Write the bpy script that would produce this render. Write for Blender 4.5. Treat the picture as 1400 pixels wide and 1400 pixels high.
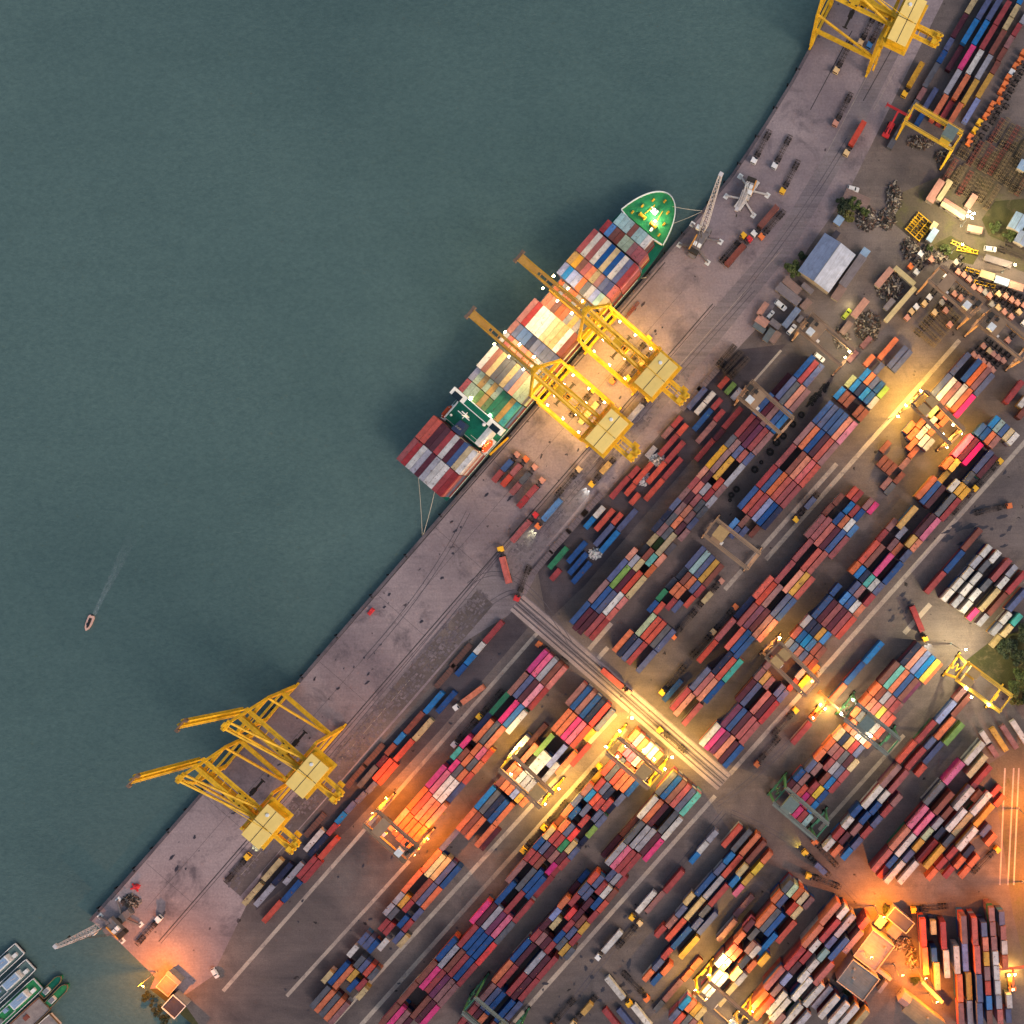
import bpy, bmesh, math, random
import numpy as np
from mathutils import Vector, Matrix
random.seed(7)
rnd = random.Random(11)
PI = math.pi
for o in list(bpy.data.objects):
    bpy.data.objects.remove(o, do_unlink=True)
scn = bpy.context.scene
COL = scn.collection

# ------------------------------------------------------------------ camera
# drone straight above the yard, 462 m up; the picture is an off-centre crop (lens shift)
H = 462.0          # camera height above quay level
S = 0.33           # metres per photo pixel at quay level
NX, NY = 980.0, 700.0
cam_d = bpy.data.cameras.new('camera')
cam = bpy.data.objects.new('camera', cam_d); COL.objects.link(cam)
cam.location = (0, 0, H); cam.rotation_euler = (0, 0, 0)
cam_d.sensor_fit = 'HORIZONTAL'; cam_d.sensor_width = 36.0; cam_d.lens = 36.0
cam_d.shift_x = (700 - NX) / 1400.0
cam_d.shift_y = 0.0
cam_d.clip_start = 1.0; cam_d.clip_end = 6000.0
scn.camera = cam

# ------------------------------------------------------------------ dusk light
SUN_EL, SUN_AZ = math.radians(42), math.radians(128)     # azimuth clockwise from +Y
world = bpy.data.worlds.new('World'); scn.world = world; world.use_nodes = True
wn = world.node_tree; wn.nodes.clear()
sky = wn.nodes.new('ShaderNodeTexSky'); sky.sky_type = 'NISHITA'; sky.sun_disc = False
sky.sun_elevation = SUN_EL; sky.sun_rotation = SUN_AZ
sky.altitude = 0; sky.air_density = 1.6; sky.dust_density = 3.0; sky.ozone_density = 1.0
bg = wn.nodes.new('ShaderNodeBackground'); bg.inputs[1].default_value = 0.112
wo = wn.nodes.new('ShaderNodeOutputWorld')
wn.links.new(sky.outputs[0], bg.inputs[0]); wn.links.new(bg.outputs[0], wo.inputs[0])
sun_d = bpy.data.lights.new('sun', 'SUN'); sun_d.energy = 0.75; sun_d.angle = math.radians(14)
sun_d.color = (1.0, 0.80, 0.78)
sun = bpy.data.objects.new('sun', sun_d); COL.objects.link(sun)
dvec = Vector((math.sin(SUN_AZ) * math.cos(SUN_EL), math.cos(SUN_AZ) * math.cos(SUN_EL), math.sin(SUN_EL)))
sun.rotation_euler = dvec.to_track_quat('Z', 'Y').to_euler()
sun.location = (0, 0, 300)
scn.view_settings.view_transform = 'Standard'; scn.view_settings.look = 'None'
scn.view_settings.exposure = 0.42; scn.view_settings.gamma = 1.0
scn.view_settings.use_curve_mapping = False
scn.render.engine = 'CYCLES'
scn.cycles.use_light_tree = True
scn.cycles.max_bounces = 4; scn.cycles.diffuse_bounces = 2; scn.cycles.glossy_bounces = 2
LAMP = 6.0         # master factor for the lit lamps

# ------------------------------------------------------------------ helpers
def P(px, py, z=0.0):
    s = S * (H - z) / H
    return Vector(((px - NX) * s, (NY - py) * s, z))
TH = math.radians(49.0)
U = Vector((math.cos(TH), math.sin(TH), 0)); V = Vector((math.sin(TH), -math.cos(TH), 0))

def srgb(r, g, b, k=1.0):
    f = lambda c: ((c / 255) / 12.92 if c / 255 <= 0.04045 else ((c / 255 + 0.055) / 1.055) ** 2.4)
    return (min(f(r) * k, .9), min(f(g) * k, .9), min(f(b) * k, .9), 1)

def new_mat(name):
    m = bpy.data.materials.new(name); m.use_nodes = True
    nt = m.node_tree; nt.nodes.clear()
    out = nt.nodes.new('ShaderNodeOutputMaterial'); bs = nt.nodes.new('ShaderNodeBsdfPrincipled')
    nt.links.new(bs.outputs[0], out.inputs[0])
    return m, nt, bs

def noise(nt, vec, scale, detail=4, rough=0.6, dist=0.0):
    n = nt.nodes.new('ShaderNodeTexNoise'); n.inputs['Scale'].default_value = scale
    n.inputs['Detail'].default_value = detail; n.inputs['Roughness'].default_value = rough
    n.inputs['Distortion'].default_value = dist
    if vec is not None: nt.links.new(vec, n.inputs['Vector'])
    return n.outputs['Fac']

def ramp(nt, fac, stops):
    r = nt.nodes.new('ShaderNodeValToRGB')
    el = r.color_ramp.elements
    el[0].position, el[0].color = stops[0]; el[1].position, el[1].color = stops[-1]
    for p, c in stops[1:-1]:
        e = el.new(p); e.color = c
    nt.links.new(fac, r.inputs[0]); return r.outputs[0]

def mixc(nt, fac, a, b, mode='MIX'):
    n = nt.nodes.new('ShaderNodeMix'); n.data_type = 'RGBA'; n.blend_type = mode
    for sock, val in ((n.inputs[0], fac), (n.inputs[6], a), (n.inputs[7], b)):
        if hasattr(val, 'is_linked'): nt.links.new(val, sock)
        else: sock.default_value = val
    return n.outputs[2]

def coords(nt, which='Object', rotz=0.0, scale=(1, 1, 1)):
    t = nt.nodes.new('ShaderNodeTexCoord'); mp = nt.nodes.new('ShaderNodeMapping')
    mp.inputs['Rotation'].default_value = (0, 0, rotz); mp.inputs['Scale'].default_value = scale
    nt.links.new(t.outputs[which], mp.inputs['Vector']); return mp.outputs[0]

def bump(nt, bs, h, strength, dist=0.1):
    b = nt.nodes.new('ShaderNodeBump'); b.inputs['Strength'].default_value = strength
    b.inputs['Distance'].default_value = dist
    nt.links.new(h, b.inputs['Height']); nt.links.new(b.outputs[0], bs.inputs['Normal'])

def surf(name, c1, c2, c3=None, s1=0.05, s2=0.6, rough=0.85, streak=0.0, bumpk=0.3, specks=0.0):
    """weathered ground: patches, worn streaks along the lanes, specks of oil and dirt"""
    m, nt, bs = new_mat(name)
    co = coords(nt)
    a = noise(nt, co, s1, 6, 0.65, 0.4)
    col = ramp(nt, a, [(0.34, c1), (0.66, c2)])
    if c3:
        b = noise(nt, co, s1 * 3.1, 5, 0.7, 0.8)
        f = ramp(nt, b, [(0.52, (0, 0, 0, 1)), (0.68, (1, 1, 1, 1))])
        col = mixc(nt, f, col, c3)
    if streak:
        cs = coords(nt, rotz=-TH, scale=(0.012, 0.55, 1))
        st = noise(nt, cs, 1.0, 5, 0.7)
        sr = ramp(nt, st, [(0.3, (1 - streak,) * 3 + (1,)), (0.7, (1 + streak * .6,) * 3 + (1,))])
        col = mixc(nt, 1.0, col, sr, 'MULTIPLY')
    fine = noise(nt, co, s2 * 3, 4, 0.75)
    fr = ramp(nt, fine, [(0.25, (0.72, 0.72, 0.72, 1)), (0.75, (1.22, 1.22, 1.22, 1))])
    col = mixc(nt, 1.0, col, fr, 'MULTIPLY')
    if specks:
        sp = noise(nt, co, 0.23, 3, 0.5)
        sf = ramp(nt, sp, [(0.70, (0, 0, 0, 1)), (0.735, (1, 1, 1, 1))])
        dk = tuple(x * specks for x in c1[:3]) + (1,)
        col = mixc(nt, sf, col, dk)
    nt.links.new(col, bs.inputs['Base Color']); bs.inputs['Roughness'].default_value = rough
    bs.inputs['Specular IOR Level'].default_value = 0.25
    bump(nt, bs, fine, bumpk, 0.08)
    return m

PMATS = {}
def paint(name, c, rough=0.5, metal=0.0, var=0.25, sc=0.8):
    """painted metal / plain sheet with grime; a little different on every object"""
    if name in PMATS: return PMATS[name]
    m, nt, bs = new_mat(name)
    co = coords(nt)
    oi = nt.nodes.new('ShaderNodeObjectInfo')
    n = noise(nt, co, sc, 5, 0.7)
    r = ramp(nt, n, [(0.25, tuple(x * (1 - var) for x in c[:3]) + (1,)), (0.7, tuple(min(.95, x * (1 + var * .35)) for x in c[:3]) + (1,))])
    hs = nt.nodes.new('ShaderNodeHueSaturation')
    mr = nt.nodes.new('ShaderNodeMapRange'); mr.inputs['To Min'].default_value = 0.86; mr.inputs['To Max'].default_value = 1.12
    nt.links.new(oi.outputs['Random'], mr.inputs['Value']); nt.links.new(mr.outputs[0], hs.inputs['Value'])
    nt.links.new(r, hs.inputs['Color']); nt.links.new(hs.outputs[0], bs.inputs['Base Color'])
    bs.inputs['Roughness'].default_value = rough; bs.inputs['Metallic'].default_value = metal
    bs.inputs['Specular IOR Level'].default_value = 0.35
    PMATS[name] = m; return m

def emit(name, c, k):
    if name in PMATS: return PMATS[name]
    m, nt, bs = new_mat(name)
    bs.inputs['Base Color'].default_value = (.9, .9, .85, 1)
    bs.inputs['Emission Color'].default_value = c; bs.inputs['Emission Strength'].default_value = k
    PMATS[name] = m; return m

class MB:
    def __init__(s): s.v = []; s.f = []; s.m = []; s.mi = 0
    def quad_box(s, pts):
        b = len(s.v); s.v += [tuple(p) for p in pts]
        for f in ((0, 3, 2, 1), (4, 5, 6, 7), (0, 1, 5, 4), (1, 2, 6, 5), (2, 3, 7, 6), (3, 0, 4, 7)):
            s.f.append(tuple(b + i for i in f)); s.m.append(s.mi)
    def box(s, c, d, rz=0.0):
        cx, cy, cz = c; x, y, z = d[0] / 2, d[1] / 2, d[2] / 2
        ca, sa = math.cos(rz), math.sin(rz)
        pts = []
        for zz in (-z, z):
            for (a, b) in ((-x, -y), (x, -y), (x, y), (-x, y)):
                pts.append((cx + a * ca - b * sa, cy + a * sa + b * ca, cz + zz))
        s.quad_box(pts); return s
    def beam(s, p, q, w, h=None, up=(0, 0, 1)):
        h = h or w; p = Vector(p); q = Vector(q); d = (q - p).normalized(); upv = Vector(up)
        if abs(d.dot(upv)) > 0.98: upv = Vector((1, 0, 0))
        r = d.cross(upv).normalized(); t = r.cross(d).normalized()
        pts = []
        for e in (p, q):
            for (a, b) in ((-1, -1), (1, -1), (1, 1), (-1, 1)):
                pts.append(e + r * (a * w / 2) + t * (b * h / 2))
        b0 = len(s.v); s.v += [tuple(x) for x in pts]
        for f in ((0, 1, 2, 3), (7, 6, 5, 4), (0, 4, 5, 1), (1, 5, 6, 2), (2, 6, 7, 3), (3, 7, 4, 0)):
            s.f.append(tuple(b0 + i for i in f)); s.m.append(s.mi)
        return s
    def tube(s, p, q, r0, r1=None, n=8, caps=True):
        r1 = r0 if r1 is None else r1; p = Vector(p); q = Vector(q); d = (q - p).normalized()
        a = Vector((0, 0, 1)) if abs(d.z) < .95 else Vector((1, 0, 0))
        x = d.cross(a).normalized(); y = d.cross(x).normalized(); b0 = len(s.v)
        for e, r in ((p, r0), (q, r1)):
            for i in range(n):
                t = 2 * PI * i / n; s.v.append(tuple(e + x * (r * math.cos(t)) + y * (r * math.sin(t))))
        for i in range(n):
            j = (i + 1) % n; s.f.append((b0 + i, b0 + j, b0 + n + j, b0 + n + i)); s.m.append(s.mi)
        if caps:
            s.f.append(tuple(b0 + i for i in range(n))[::-1]); s.m.append(s.mi)
            s.f.append(tuple(b0 + n + i for i in range(n))); s.m.append(s.mi)
        return s
    def prism(s, pts, z0, z1):
        """vertical prism over a polygon (x,y); z1 may be a list of heights"""
        n = len(pts); b0 = len(s.v)
        ar = sum(pts[i][0] * pts[(i + 1) % n][1] - pts[(i + 1) % n][0] * pts[i][1] for i in range(n))
        if ar < 0: pts = pts[::-1]; z1 = z1[::-1] if isinstance(z1, list) else z1
        zz = z1 if isinstance(z1, list) else [z1] * n
        s.v += [(p[0], p[1], z0) for p in pts] + [(p[0], p[1], zz[i]) for i, p in enumerate(pts)]
        for i in range(n):
            j = (i + 1) % n; s.f.append((b0 + i, b0 + j, b0 + n + j, b0 + n + i)); s.m.append(s.mi)
        s.f.append(tuple(b0 + n + i for i in range(n))); s.m.append(s.mi)
        s.f.append(tuple(b0 + i for i in range(n))[::-1]); s.m.append(s.mi)
        return s
    def face(s, pts):
        b0 = len(s.v); s.v += [tuple(p) for p in pts]; s.f.append(tuple(range(b0, b0 + len(pts)))); s.m.append(s.mi); return s
    def mesh(s, name, mats):
        me = bpy.data.meshes.new(name); me.from_pydata(s.v, [], s.f)
        for m in (mats if isinstance(mats, (list, tuple)) else [mats]): me.materials.append(m)
        if any(s.m): me.polygons.foreach_set('material_index', s.m)
        me.update(); return me
    def build(s, name, mats, parent=None):
        o = bpy.data.objects.new(name, s.mesh(name, mats)); COL.objects.link(o)
        if parent is not None: own(o, parent)
        return o
KIDS = {}
def own(o, parent):
    o.parent = parent; KIDS.setdefault(parent.name, []).append(o)

def tag(o, label=None, cat=None, group=None, kind=None):
    if label: o['label'] = label
    if cat: o['category'] = cat
    if group: o['group'] = group
    if kind: o['kind'] = kind
    return o
def empty(name, loc, rz=0.0):
    o = bpy.data.objects.new(name, None); COL.objects.link(o); o.location = loc; o.rotation_euler = (0, 0, rz)
    o.empty_display_size = 0.5; return o
def copy_tree(o, parent=None):
    c = o.copy(); COL.objects.link(c)
    if parent is not None: own(c, parent)
    for ch in list(KIDS.get(o.name, [])): copy_tree(ch, c)
    return c
def kid(o, name):
    return [k for k in KIDS.get(o.name, []) if k.name.split('.')[0] == name]
def setmat(o, m, slot=0):
    o.material_slots[slot].link = 'OBJECT'; o.material_slots[slot].material = m
def light(name, parent, loc, col, watts, rad=0.3, spot=None, rot=(0, 0, 0)):
    d = bpy.data.lights.new(name, 'SPOT' if spot else 'POINT'); d.color = col; d.energy = watts * LAMP
    d.shadow_soft_size = rad
    if spot: d.spot_size = math.radians(spot); d.spot_blend = 0.6
    o = bpy.data.objects.new(name, d); COL.objects.link(o); o.location = loc; o.rotation_euler = rot
    if parent is not None: own(o, parent)
    return o
WARM = (1.0, 0.59, 0.09); SODIUM = (1.0, 0.27, 0.006); COOLW = (1.0, 0.76, 0.36); LIME = (1.0, 0.88, 0.48)
BULB = emit('lamp_glass_warm', (1.0, .78, .35, 1), 60); BULBO = emit('lamp_glass_sodium', (1.0, .5, .1, 1), 50)
BULBW = emit('lamp_glass_white', (1.0, .95, .8, 1), 60)
def lamp(parent, loc, col, watts, bulb=None, rad=0.35, drop=0.5, name='lamp', spot=None, rot=(0, 0, 0)):
    """a lamp head with its own light just below the glass"""
    mb = MB(); mb.box((loc[0], loc[1], loc[2]), (0.9, 0.6, 0.25))
    mb.mi = 1; mb.box((loc[0], loc[1], loc[2] - 0.16), (1.0, 0.78, 0.08))
    o = mb.build(name, [paint('lamp_housing', srgb(70, 70, 70)), bulb or BULB], parent)
    light(name + '_light', parent, (loc[0], loc[1], loc[2] - drop), col, watts, rad, spot, rot)
    return o
# ------------------------------------------------------------------ ground, quay, water
A_ = lambda *c: srgb(*c)
M_ASPH = surf('yard_asphalt', A_(78, 70, 70), A_(122, 108, 102), A_(94, 84, 80), 0.024, 0.5, 0.9, 0.12, 0.25, 0.35)
M_DARK = surf('dark_asphalt', A_(58, 52, 57), A_(90, 80, 82), None, 0.03, 0.6, 0.9, 0.15, 0.25, 0.4)
M_CONC = surf('apron_concrete', A_(114, 101, 105), A_(156, 139, 138), A_(100, 90, 94), 0.016, 0.35, 0.88, 0.10, 0.2, 0.4)
M_LANE = surf('lane_concrete', A_(108, 98, 102), A_(134, 122, 122), None, 0.02, 0.4, 0.88, 0.24, 0.2)
M_STRIPE = surf('runway_concrete', A_(148, 134, 124), A_(180, 164, 148), A_(130, 118, 112), 0.06, 0.5, 0.9, 0.05, 0.2)
M_ROADC = surf('crossing_concrete', A_(140, 124, 122), A_(168, 150, 144), None, 0.06, 0.5, 0.9, 0.0, 0.2)
M_DIRT = surf('packed_dirt', A_(72, 65, 57), A_(104, 92, 76), A_(86, 82, 56), 0.03, 0.4, 0.95, 0.0, 0.5)
M_GRASS = surf('rough_grass_soil', A_(50, 52, 32), A_(80, 76, 46), A_(92, 80, 58), 0.06, 0.7, 0.95, 0.0, 0.8)
M_COPE = surf('quay_cope', A_(72, 66, 72), A_(104, 95, 98), None, 0.08, 0.6, 0.85, 0.0, 0.4)
M_SLAB = surf('paving_slab', A_(84, 76, 80), A_(124, 112, 114), None, 0.22, 0.9, 0.9, 0.0, 0.5)
M_JOINT = surf('joint_tar', A_(52, 48, 52), A_(70, 64, 66), None, 0.2, 0.8, 0.8)
M_STEEL = paint('rail_steel', srgb(96, 88, 88), 0.45, 0.6)
M_WALL = surf('quay_wall_concrete', A_(70, 68, 66), A_(104, 98, 94), A_(56, 60, 52), 0.1, 0.5, 0.9)

m, nt, bs = new_mat('harbour_water')
co = coords(nt)
big = noise(nt, co, 0.006, 4, 0.55, 0.5)
c0 = ramp(nt, big, [(0.28, srgb(70, 91, 89)), (0.72, srgb(86, 107, 102))])
gr = ramp(nt, noise(nt, coords(nt, rotz=.5, scale=(1, 1.6, 1)), 0.5, 6, 0.8), [(.22, (.60, .66, .70, 1)), (.78, (1.36, 1.32, 1.28, 1))])
c0 = mixc(nt, 1.0, c0, gr, 'MULTIPLY')
ws = ramp(nt, noise(nt, coords(nt, rotz=-1.05, scale=(.010, .075, 1)), 1.0, 5, 0.6, .6), [(.3, (.965, .97, .97, 1)), (.7, (1.03, 1.03, 1.03, 1))])
c0 = mixc(nt, 1.0, c0, ws, 'MULTIPLY')
bs.inputs['Roughness'].default_value = 0.28; bs.inputs['IOR'].default_value = 1.33
nt.links.new(c0, bs.inputs['Base Color'])
w1 = noise(nt, coords(nt, rotz=0.5, scale=(1, 1.8, 1)), 0.55, 5, 0.65, 0.6)
bump(nt, bs, w1, 0.55, 0.6)
M_WATER = m
mb = MB(); mb.face([(-2500, -2500, -3), (2500, -2500, -3), (2500, 2500, -3), (-2500, 2500, -3)])
tag(mb.build('water', M_WATER), kind='structure')

EDGE = [(122, 1257), (217, 1150), (400, 939), (957, 291), (1000, 238), (1025, 201), (1050, 162), (1082, 110), (1105, 67), (1140, -5), (1290, -310), (1650, -1050)]
REST = [(4200, -1050), (4200, 3600), (60, 3600), (190, 1520), (262, 1400), (232, 1374), (205, 1352), (212, 1336), (163, 1288)]
mb = MB(); mb.prism([P(*p)[:2] for p in EDGE + REST], -9.0, 0.0)
tag(mb.build('ground', M_ASPH), kind='structure')
def sheet(name, pts, z, mat, kind='structure'):
    mb = MB(); q = [P(x, y) for x, y in pts]
    ar = sum(q[i].x * q[(i + 1) % len(q)].y - q[(i + 1) % len(q)].x * q[i].y for i in range(len(q)))
    if ar < 0: q = q[::-1]
    mb.face([(p.x, p.y, z) for p in q]); return tag(mb.build(name, mat), kind=kind)
def strip(name, a, b, w, z, mat):
    p, q = P(*a), P(*b); d = (q - p).normalized(); n = Vector((-d.y, d.x, 0)) * (w / 2)
    mb = MB(); mb.face([(x.x, x.y, z) for x in (p - n, q - n, q + n, p + n)][::1])
    o = mb.build(name, mat)
    return tag(o, kind='structure')
INNER = [(1330, -80), (1290, 0), (1215, 150), (1160, 262), (1105, 340), (1052, 430), (1000, 486), (905, 590), (800, 706), (733, 786), (712, 828), (660, 846), (570, 952), (470, 1065), (360, 1190), (290, 1335), (236, 1372)]
sheet('quay_apron', EDGE[:10] + INNER[0:] + [(205, 1352), (212, 1336), (163, 1288)], 0.004, M_CONC)
# crane lane next to the landside rail, brighter wheel-worn concrete
sheet('lane', [(700, 838), (590, 905), (330, 1210), (312, 1192), (700, 745), (960, 440), (1060, 325), (1140, 190), (1205, 60), (1240, -20), (1268, -20), (1236, 60), (1165, 200), (1085, 340), (980, 470), (735, 760)], 0.008, M_LANE)
sheet('dark_yard', [(1010, 478), (1075, 470), (1030, 525), (980, 590), (800, 800), (748, 850), (735, 780)], 0.012, M_DARK)
sheet('dark_yard', [(700, 836), (722, 858), (600, 1000), (480, 1130), (380, 1220), (350, 1245), (345, 1215), (480, 1062)], 0.012, M_DARK)
sheet('dirt_yard', [(1235, 262), (1300, 235), (1420, 180), (1420, 380), (1330, 345), (1250, 330), (1215, 300)], 0.016, M_DIRT)
sheet('grass_verge', [(1342, 300), (1360, 275), (1420, 270), (1420, 335), (1375, 332), (1352, 322)], 0.020, M_GRASS)
sheet('grass_verge', [(1275, 335), (1300, 322), (1340, 345), (1330, 362), (1285, 352)], 0.020, M_GRASS)
sheet('grass_verge', [(1318, 905), (1350, 880), (1420, 850), (1420, 965), (1370, 945)], 0.016, M_GRASS)
sheet('grass_verge', [(205, 1352), (236, 1350), (275, 1405), (262, 1400), (232, 1374)], 0.020, M_GRASS)
sheet('dirt_road', [(1352, 1045), (1420, 1000), (1420, 1400), (1385, 1250), (1368, 1130)], 0.016, M_DIRT)
for x0, x1 in ((1367, 1374), (1378, 1386), (1386, 1393)):
    strip('wheel_rut', (x0, 1210), (x1, 1050), 0.7, 0.020, M_ROADC)
# runway strips and the crossing road
for a, b, w in (((305, 1355), (734, 866), 1.7), ((392, 1362), (560, 1177), 1.6), ((445, 1410), (842, 976), 1.9), ((486, 1410), (856, 996), 1.9),
                ((991, 806), (1144, 634), 2.0), ((1047, 765), (1312, 465), 2.0), ((998, 1058), (1405, 600), 2.0), ((692, 1410), (978, 1088), 1.9),
                ((1236, 866), (1272, 826), 2.2), ((1120, 1135), (1236, 1005), 1.8), ((805, 888), (836, 852), 2.0), ((817, 901), (831, 885), 2.0),
                ((1031, 521), (1068, 479), 1.0), ((1150, 1130), (1250, 1020), 1.6)):
    strip('runway_strip', a, b, w, 0.024, M_STRIPE)
AB = lambda a, b: (700 + a * .656 + b * .755, 700 - a * .755 + b * .656)
sheet('crossing_road', [AB(-103, 85), AB(-74, 85), AB(-74, 462), AB(-103, 462)], 0.028, M_LANE)
for a, w in ((-100.5, 1.7), (-94.5, .7), (-84, .7), (-78, 1.6)):
    strip('crossing_band', AB(a, 86), AB(a, 461), w, 0.032, M_ROADC)
for a in (-97.5, -91, -87.5, -81):
    strip('crossing_rail', AB(a, 86), AB(a, 461), .35, 0.036, M_JOINT)
# crane rails on the apron
for b, w in ((-66, .5), (20.5, .5), (24.5, .25)):
    strip('crane_rail', AB(-760, b), AB(395, b), w, 0.012, M_JOINT)
for b in (-22,):
    strip('apron_joint', AB(-740, b), AB(380, b), .12, 0.010, M_JOINT)
for a in range(-690, 390, 121):
    strip('apron_joint', AB(a, -64), AB(a, 20), .12, 0.014, M_JOINT)
for (p, q) in (((1180, 138), (1240, 30)), ((1108, 150), (1165, 42))):
    strip('crane_rail', p, q, .4, 0.012, M_JOINT)
for p, q in (((1130, 210), (1230, 20)), ((1195, 150), (1270, 8)), ((690, 770), (1070, 340)), ((330, 1196), (560, 930))):
    strip('lane_line', p, q, .18, 0.016, M_STRIPE)
# quay cope, kerb, fenders and bollards
for i in range(len(EDGE) - 2):
    p, q = P(*EDGE[i]), P(*EDGE[i + 1]); d = (q - p).normalized(); n = Vector((d.y, -d.x, 0))
    mb = MB(); mb.beam(p + n * .75 + Vector((0, 0, .13)), q + n * .75 + Vector((0, 0, .13)), 1.3, .24)
    tag(mb.build('quay_cope', M_COPE), kind='structure')
M_RUB = paint('black_rubber', srgb(26, 26, 28), 0.8); M_BOLL = paint('bollard_iron', srgb(60, 54, 50), 0.6, .3)
fm = MB(); fm.tube((0, 0, -2.2), (0, 0, -.15), .42, n=10); fm.beam((0.28, 0, -1.2), (0.62, 0, -1.2), .3, .3); fmesh = fm.mesh('quay_fender', M_RUB)
bm_ = MB(); bm_.tube((0, 0, .25), (0, 0, .34), .42, n=10); bm_.tube((0, 0, .34), (0, 0, .75), .22, n=10); bm_.tube((0, 0, .75), (0, 0, .95), .36, .3, n=10)
bmesh_ = bm_.mesh('bollard', M_BOLL)
BOLLARDS = []
for i in range(len(EDGE) - 3):
    p, q = P(*EDGE[i]), P(*EDGE[i + 1]); L = (q - p).length; d = (q - p).normalized(); n = Vector((d.y, -d.x, 0))
    k = 0
    t = 6.0
    while t < L:
        c = p + d * t
        o = bpy.data.objects.new('quay_fender', fmesh); COL.objects.link(o); o.location = c - n * .62; o.rotation_euler = (0, 0, math.atan2(n.y, n.x))
        tag(o, 'black rubber fender hung on the quay wall', 'fender', 'fenders along the quay wall')
        if k % 2 == 0:
            o = bpy.data.objects.new('bollard', bmesh_); COL.objects.link(o); o.location = c + n * .8
            tag(o, 'iron mooring bollard on the quay cope', 'bollard', 'bollards along the quay edge'); BOLLARDS.append(o.location.copy())
        t += 12.0; k += 1
# broken paving between lane and yard: real slabs, uneven and with some missing
mb = MB(); r2 = random.Random(5)
strip_base = sheet('paving_bed', [AB(-640, 34), AB(-112, 34), AB(-112, 64), AB(-640, 64)], 0.012, M_ASPH); sheet('paving_bed', [AB(-66, 36), AB(300, 40), AB(300, 62), AB(-66, 64)], 0.012, M_LANE)
for a in np.arange(-640, 300, 4.6):
    if -110 < a < -70: continue
    for k, b in enumerate(np.arange(34, 64, 4.4)):
        if r2.random() < .12 + .55 * (math.sin(a * .11 + k) * math.sin(a * .043 + k * 1.7) > .15) + (.2 if k > 4 else 0): continue
        c = AB(a + r2.uniform(-1.5, 1.5) + (2 if k % 2 else 0), b + r2.uniform(-1.3, 1.3)); p = P(*c)
        if a < -500 and b > 52: continue
        mb.mi = 0
        mb.box((p.x, p.y, .02 + r2.uniform(0, .06)), (1.5 * r2.uniform(.4, 1.25), 1.4 * r2.uniform(.4, 1.15), .1), TH + r2.uniform(-.16, .16))
o = mb.build('paving_slabs', M_SLAB); tag(o, 'strip of broken uneven paving slabs between lane and yard', 'paving', kind='stuff')

# wet patches, oil and tyre scrub on the tarmac
m, nt, bs = new_mat('wet_tarmac'); bs.inputs['Roughness'].default_value = .35
nt.links.new(ramp(nt, noise(nt, coords(nt), .8, 4, .6), [(.3, srgb(40, 36, 42)), (.7, srgb(58, 52, 58))]), bs.inputs['Base Color']); M_WET = m
rw = random.Random(21)
def wet(px, py, r, el=1.0, ang=0.0, k=0):
    c = P(px, py); n = 14; pts = []
    for i in range(n):
        a = 2 * PI * i / n; q = r * rw.uniform(.55, 1.15); x, y = math.cos(a) * q * el, math.sin(a) * q
        pts.append((c.x + x * math.cos(ang) - y * math.sin(ang), c.y + x * math.sin(ang) + y * math.cos(ang), .040 + .0004 * k))
    mb = MB(); mb.face(pts); tag(mb.build('wet_patch', M_WET), kind='structure')
for k in range(34): wet(rw.gauss(1325, 32), rw.gauss(725, 38), rw.uniform(.5, 1.5), rw.uniform(1, 4), rw.choice((.4, .9, .3)), k)
for k in range(16): wet(rw.uniform(1210, 1250), rw.uniform(812, 850), rw.uniform(.4, .9), rw.uniform(1, 2.5), .7, k + 40)
for k in range(40): wet(rw.uniform(740, 880), rw.uniform(1250, 1400), rw.uniform(.3, 1.1), rw.uniform(1, 2.4), rw.uniform(0, 3), k + 60)
for k in range(60):
    a, b = rw.uniform(-700, 360), rw.uniform(-58, 15); wet(*AB(a, b), rw.uniform(.2, .7), rw.uniform(1, 3), TH + rw.uniform(-.4, .4), k + 110)
for k in range(70):
    a, b = rw.uniform(-700, -60), rw.uniform(80, 420); wet(*AB(a, b), rw.uniform(.2, .6), rw.uniform(1, 2), rw.uniform(0, 3), k + 170)
# long tyre tracks where trailers swing
def track(pts, w=.32, gap=1.9, mat=None, z=.0395):
    for off in (-gap / 2, gap / 2):
        q = [P(*p) for p in pts]; mb = MB(); L_, R_ = [], []
        for i, p in enumerate(q):
            d = (q[min(i + 1, len(q) - 1)] - q[max(i - 1, 0)]).normalized(); n = Vector((-d.y, d.x, 0))
            L_.append(p + n * (off + w / 2)); R_.append(p + n * (off - w / 2))
        for i in range(len(q) - 1):
            mb.face([(v.x, v.y, z) for v in (R_[i], R_[i + 1], L_[i + 1], L_[i])])
        tag(mb.build('tyre_track', mat or M_DARK), kind='structure')
def arc(p0, p1, p2, n=12): return [((1 - t) ** 2 * p0[0] + 2 * t * (1 - t) * p1[0] + t * t * p2[0], (1 - t) ** 2 * p0[1] + 2 * t * (1 - t) * p1[1] + t * t * p2[1]) for t in [i / n for i in range(n + 1)]]
for k, (a, b, c) in enumerate((((560, 930), (690, 790), (712, 812)), ((640, 800), (700, 745), (780, 880)), ((330, 1180), (520, 960), (700, 735)), ((730, 740), (880, 560), (1030, 395)), ((1010, 405), (1090, 310), (1160, 190)), ((980, 1100), (1060, 1050), (1150, 930)), ((1000, 1110), (1100, 1150), (1170, 1230)), ((760, 1400), (840, 1290), (990, 1110)), ((640, 700), (590, 800), (500, 900)))):
    track(arc(a, b, c), mat=M_COPE, z=.0395 + .0003 * k)
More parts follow.
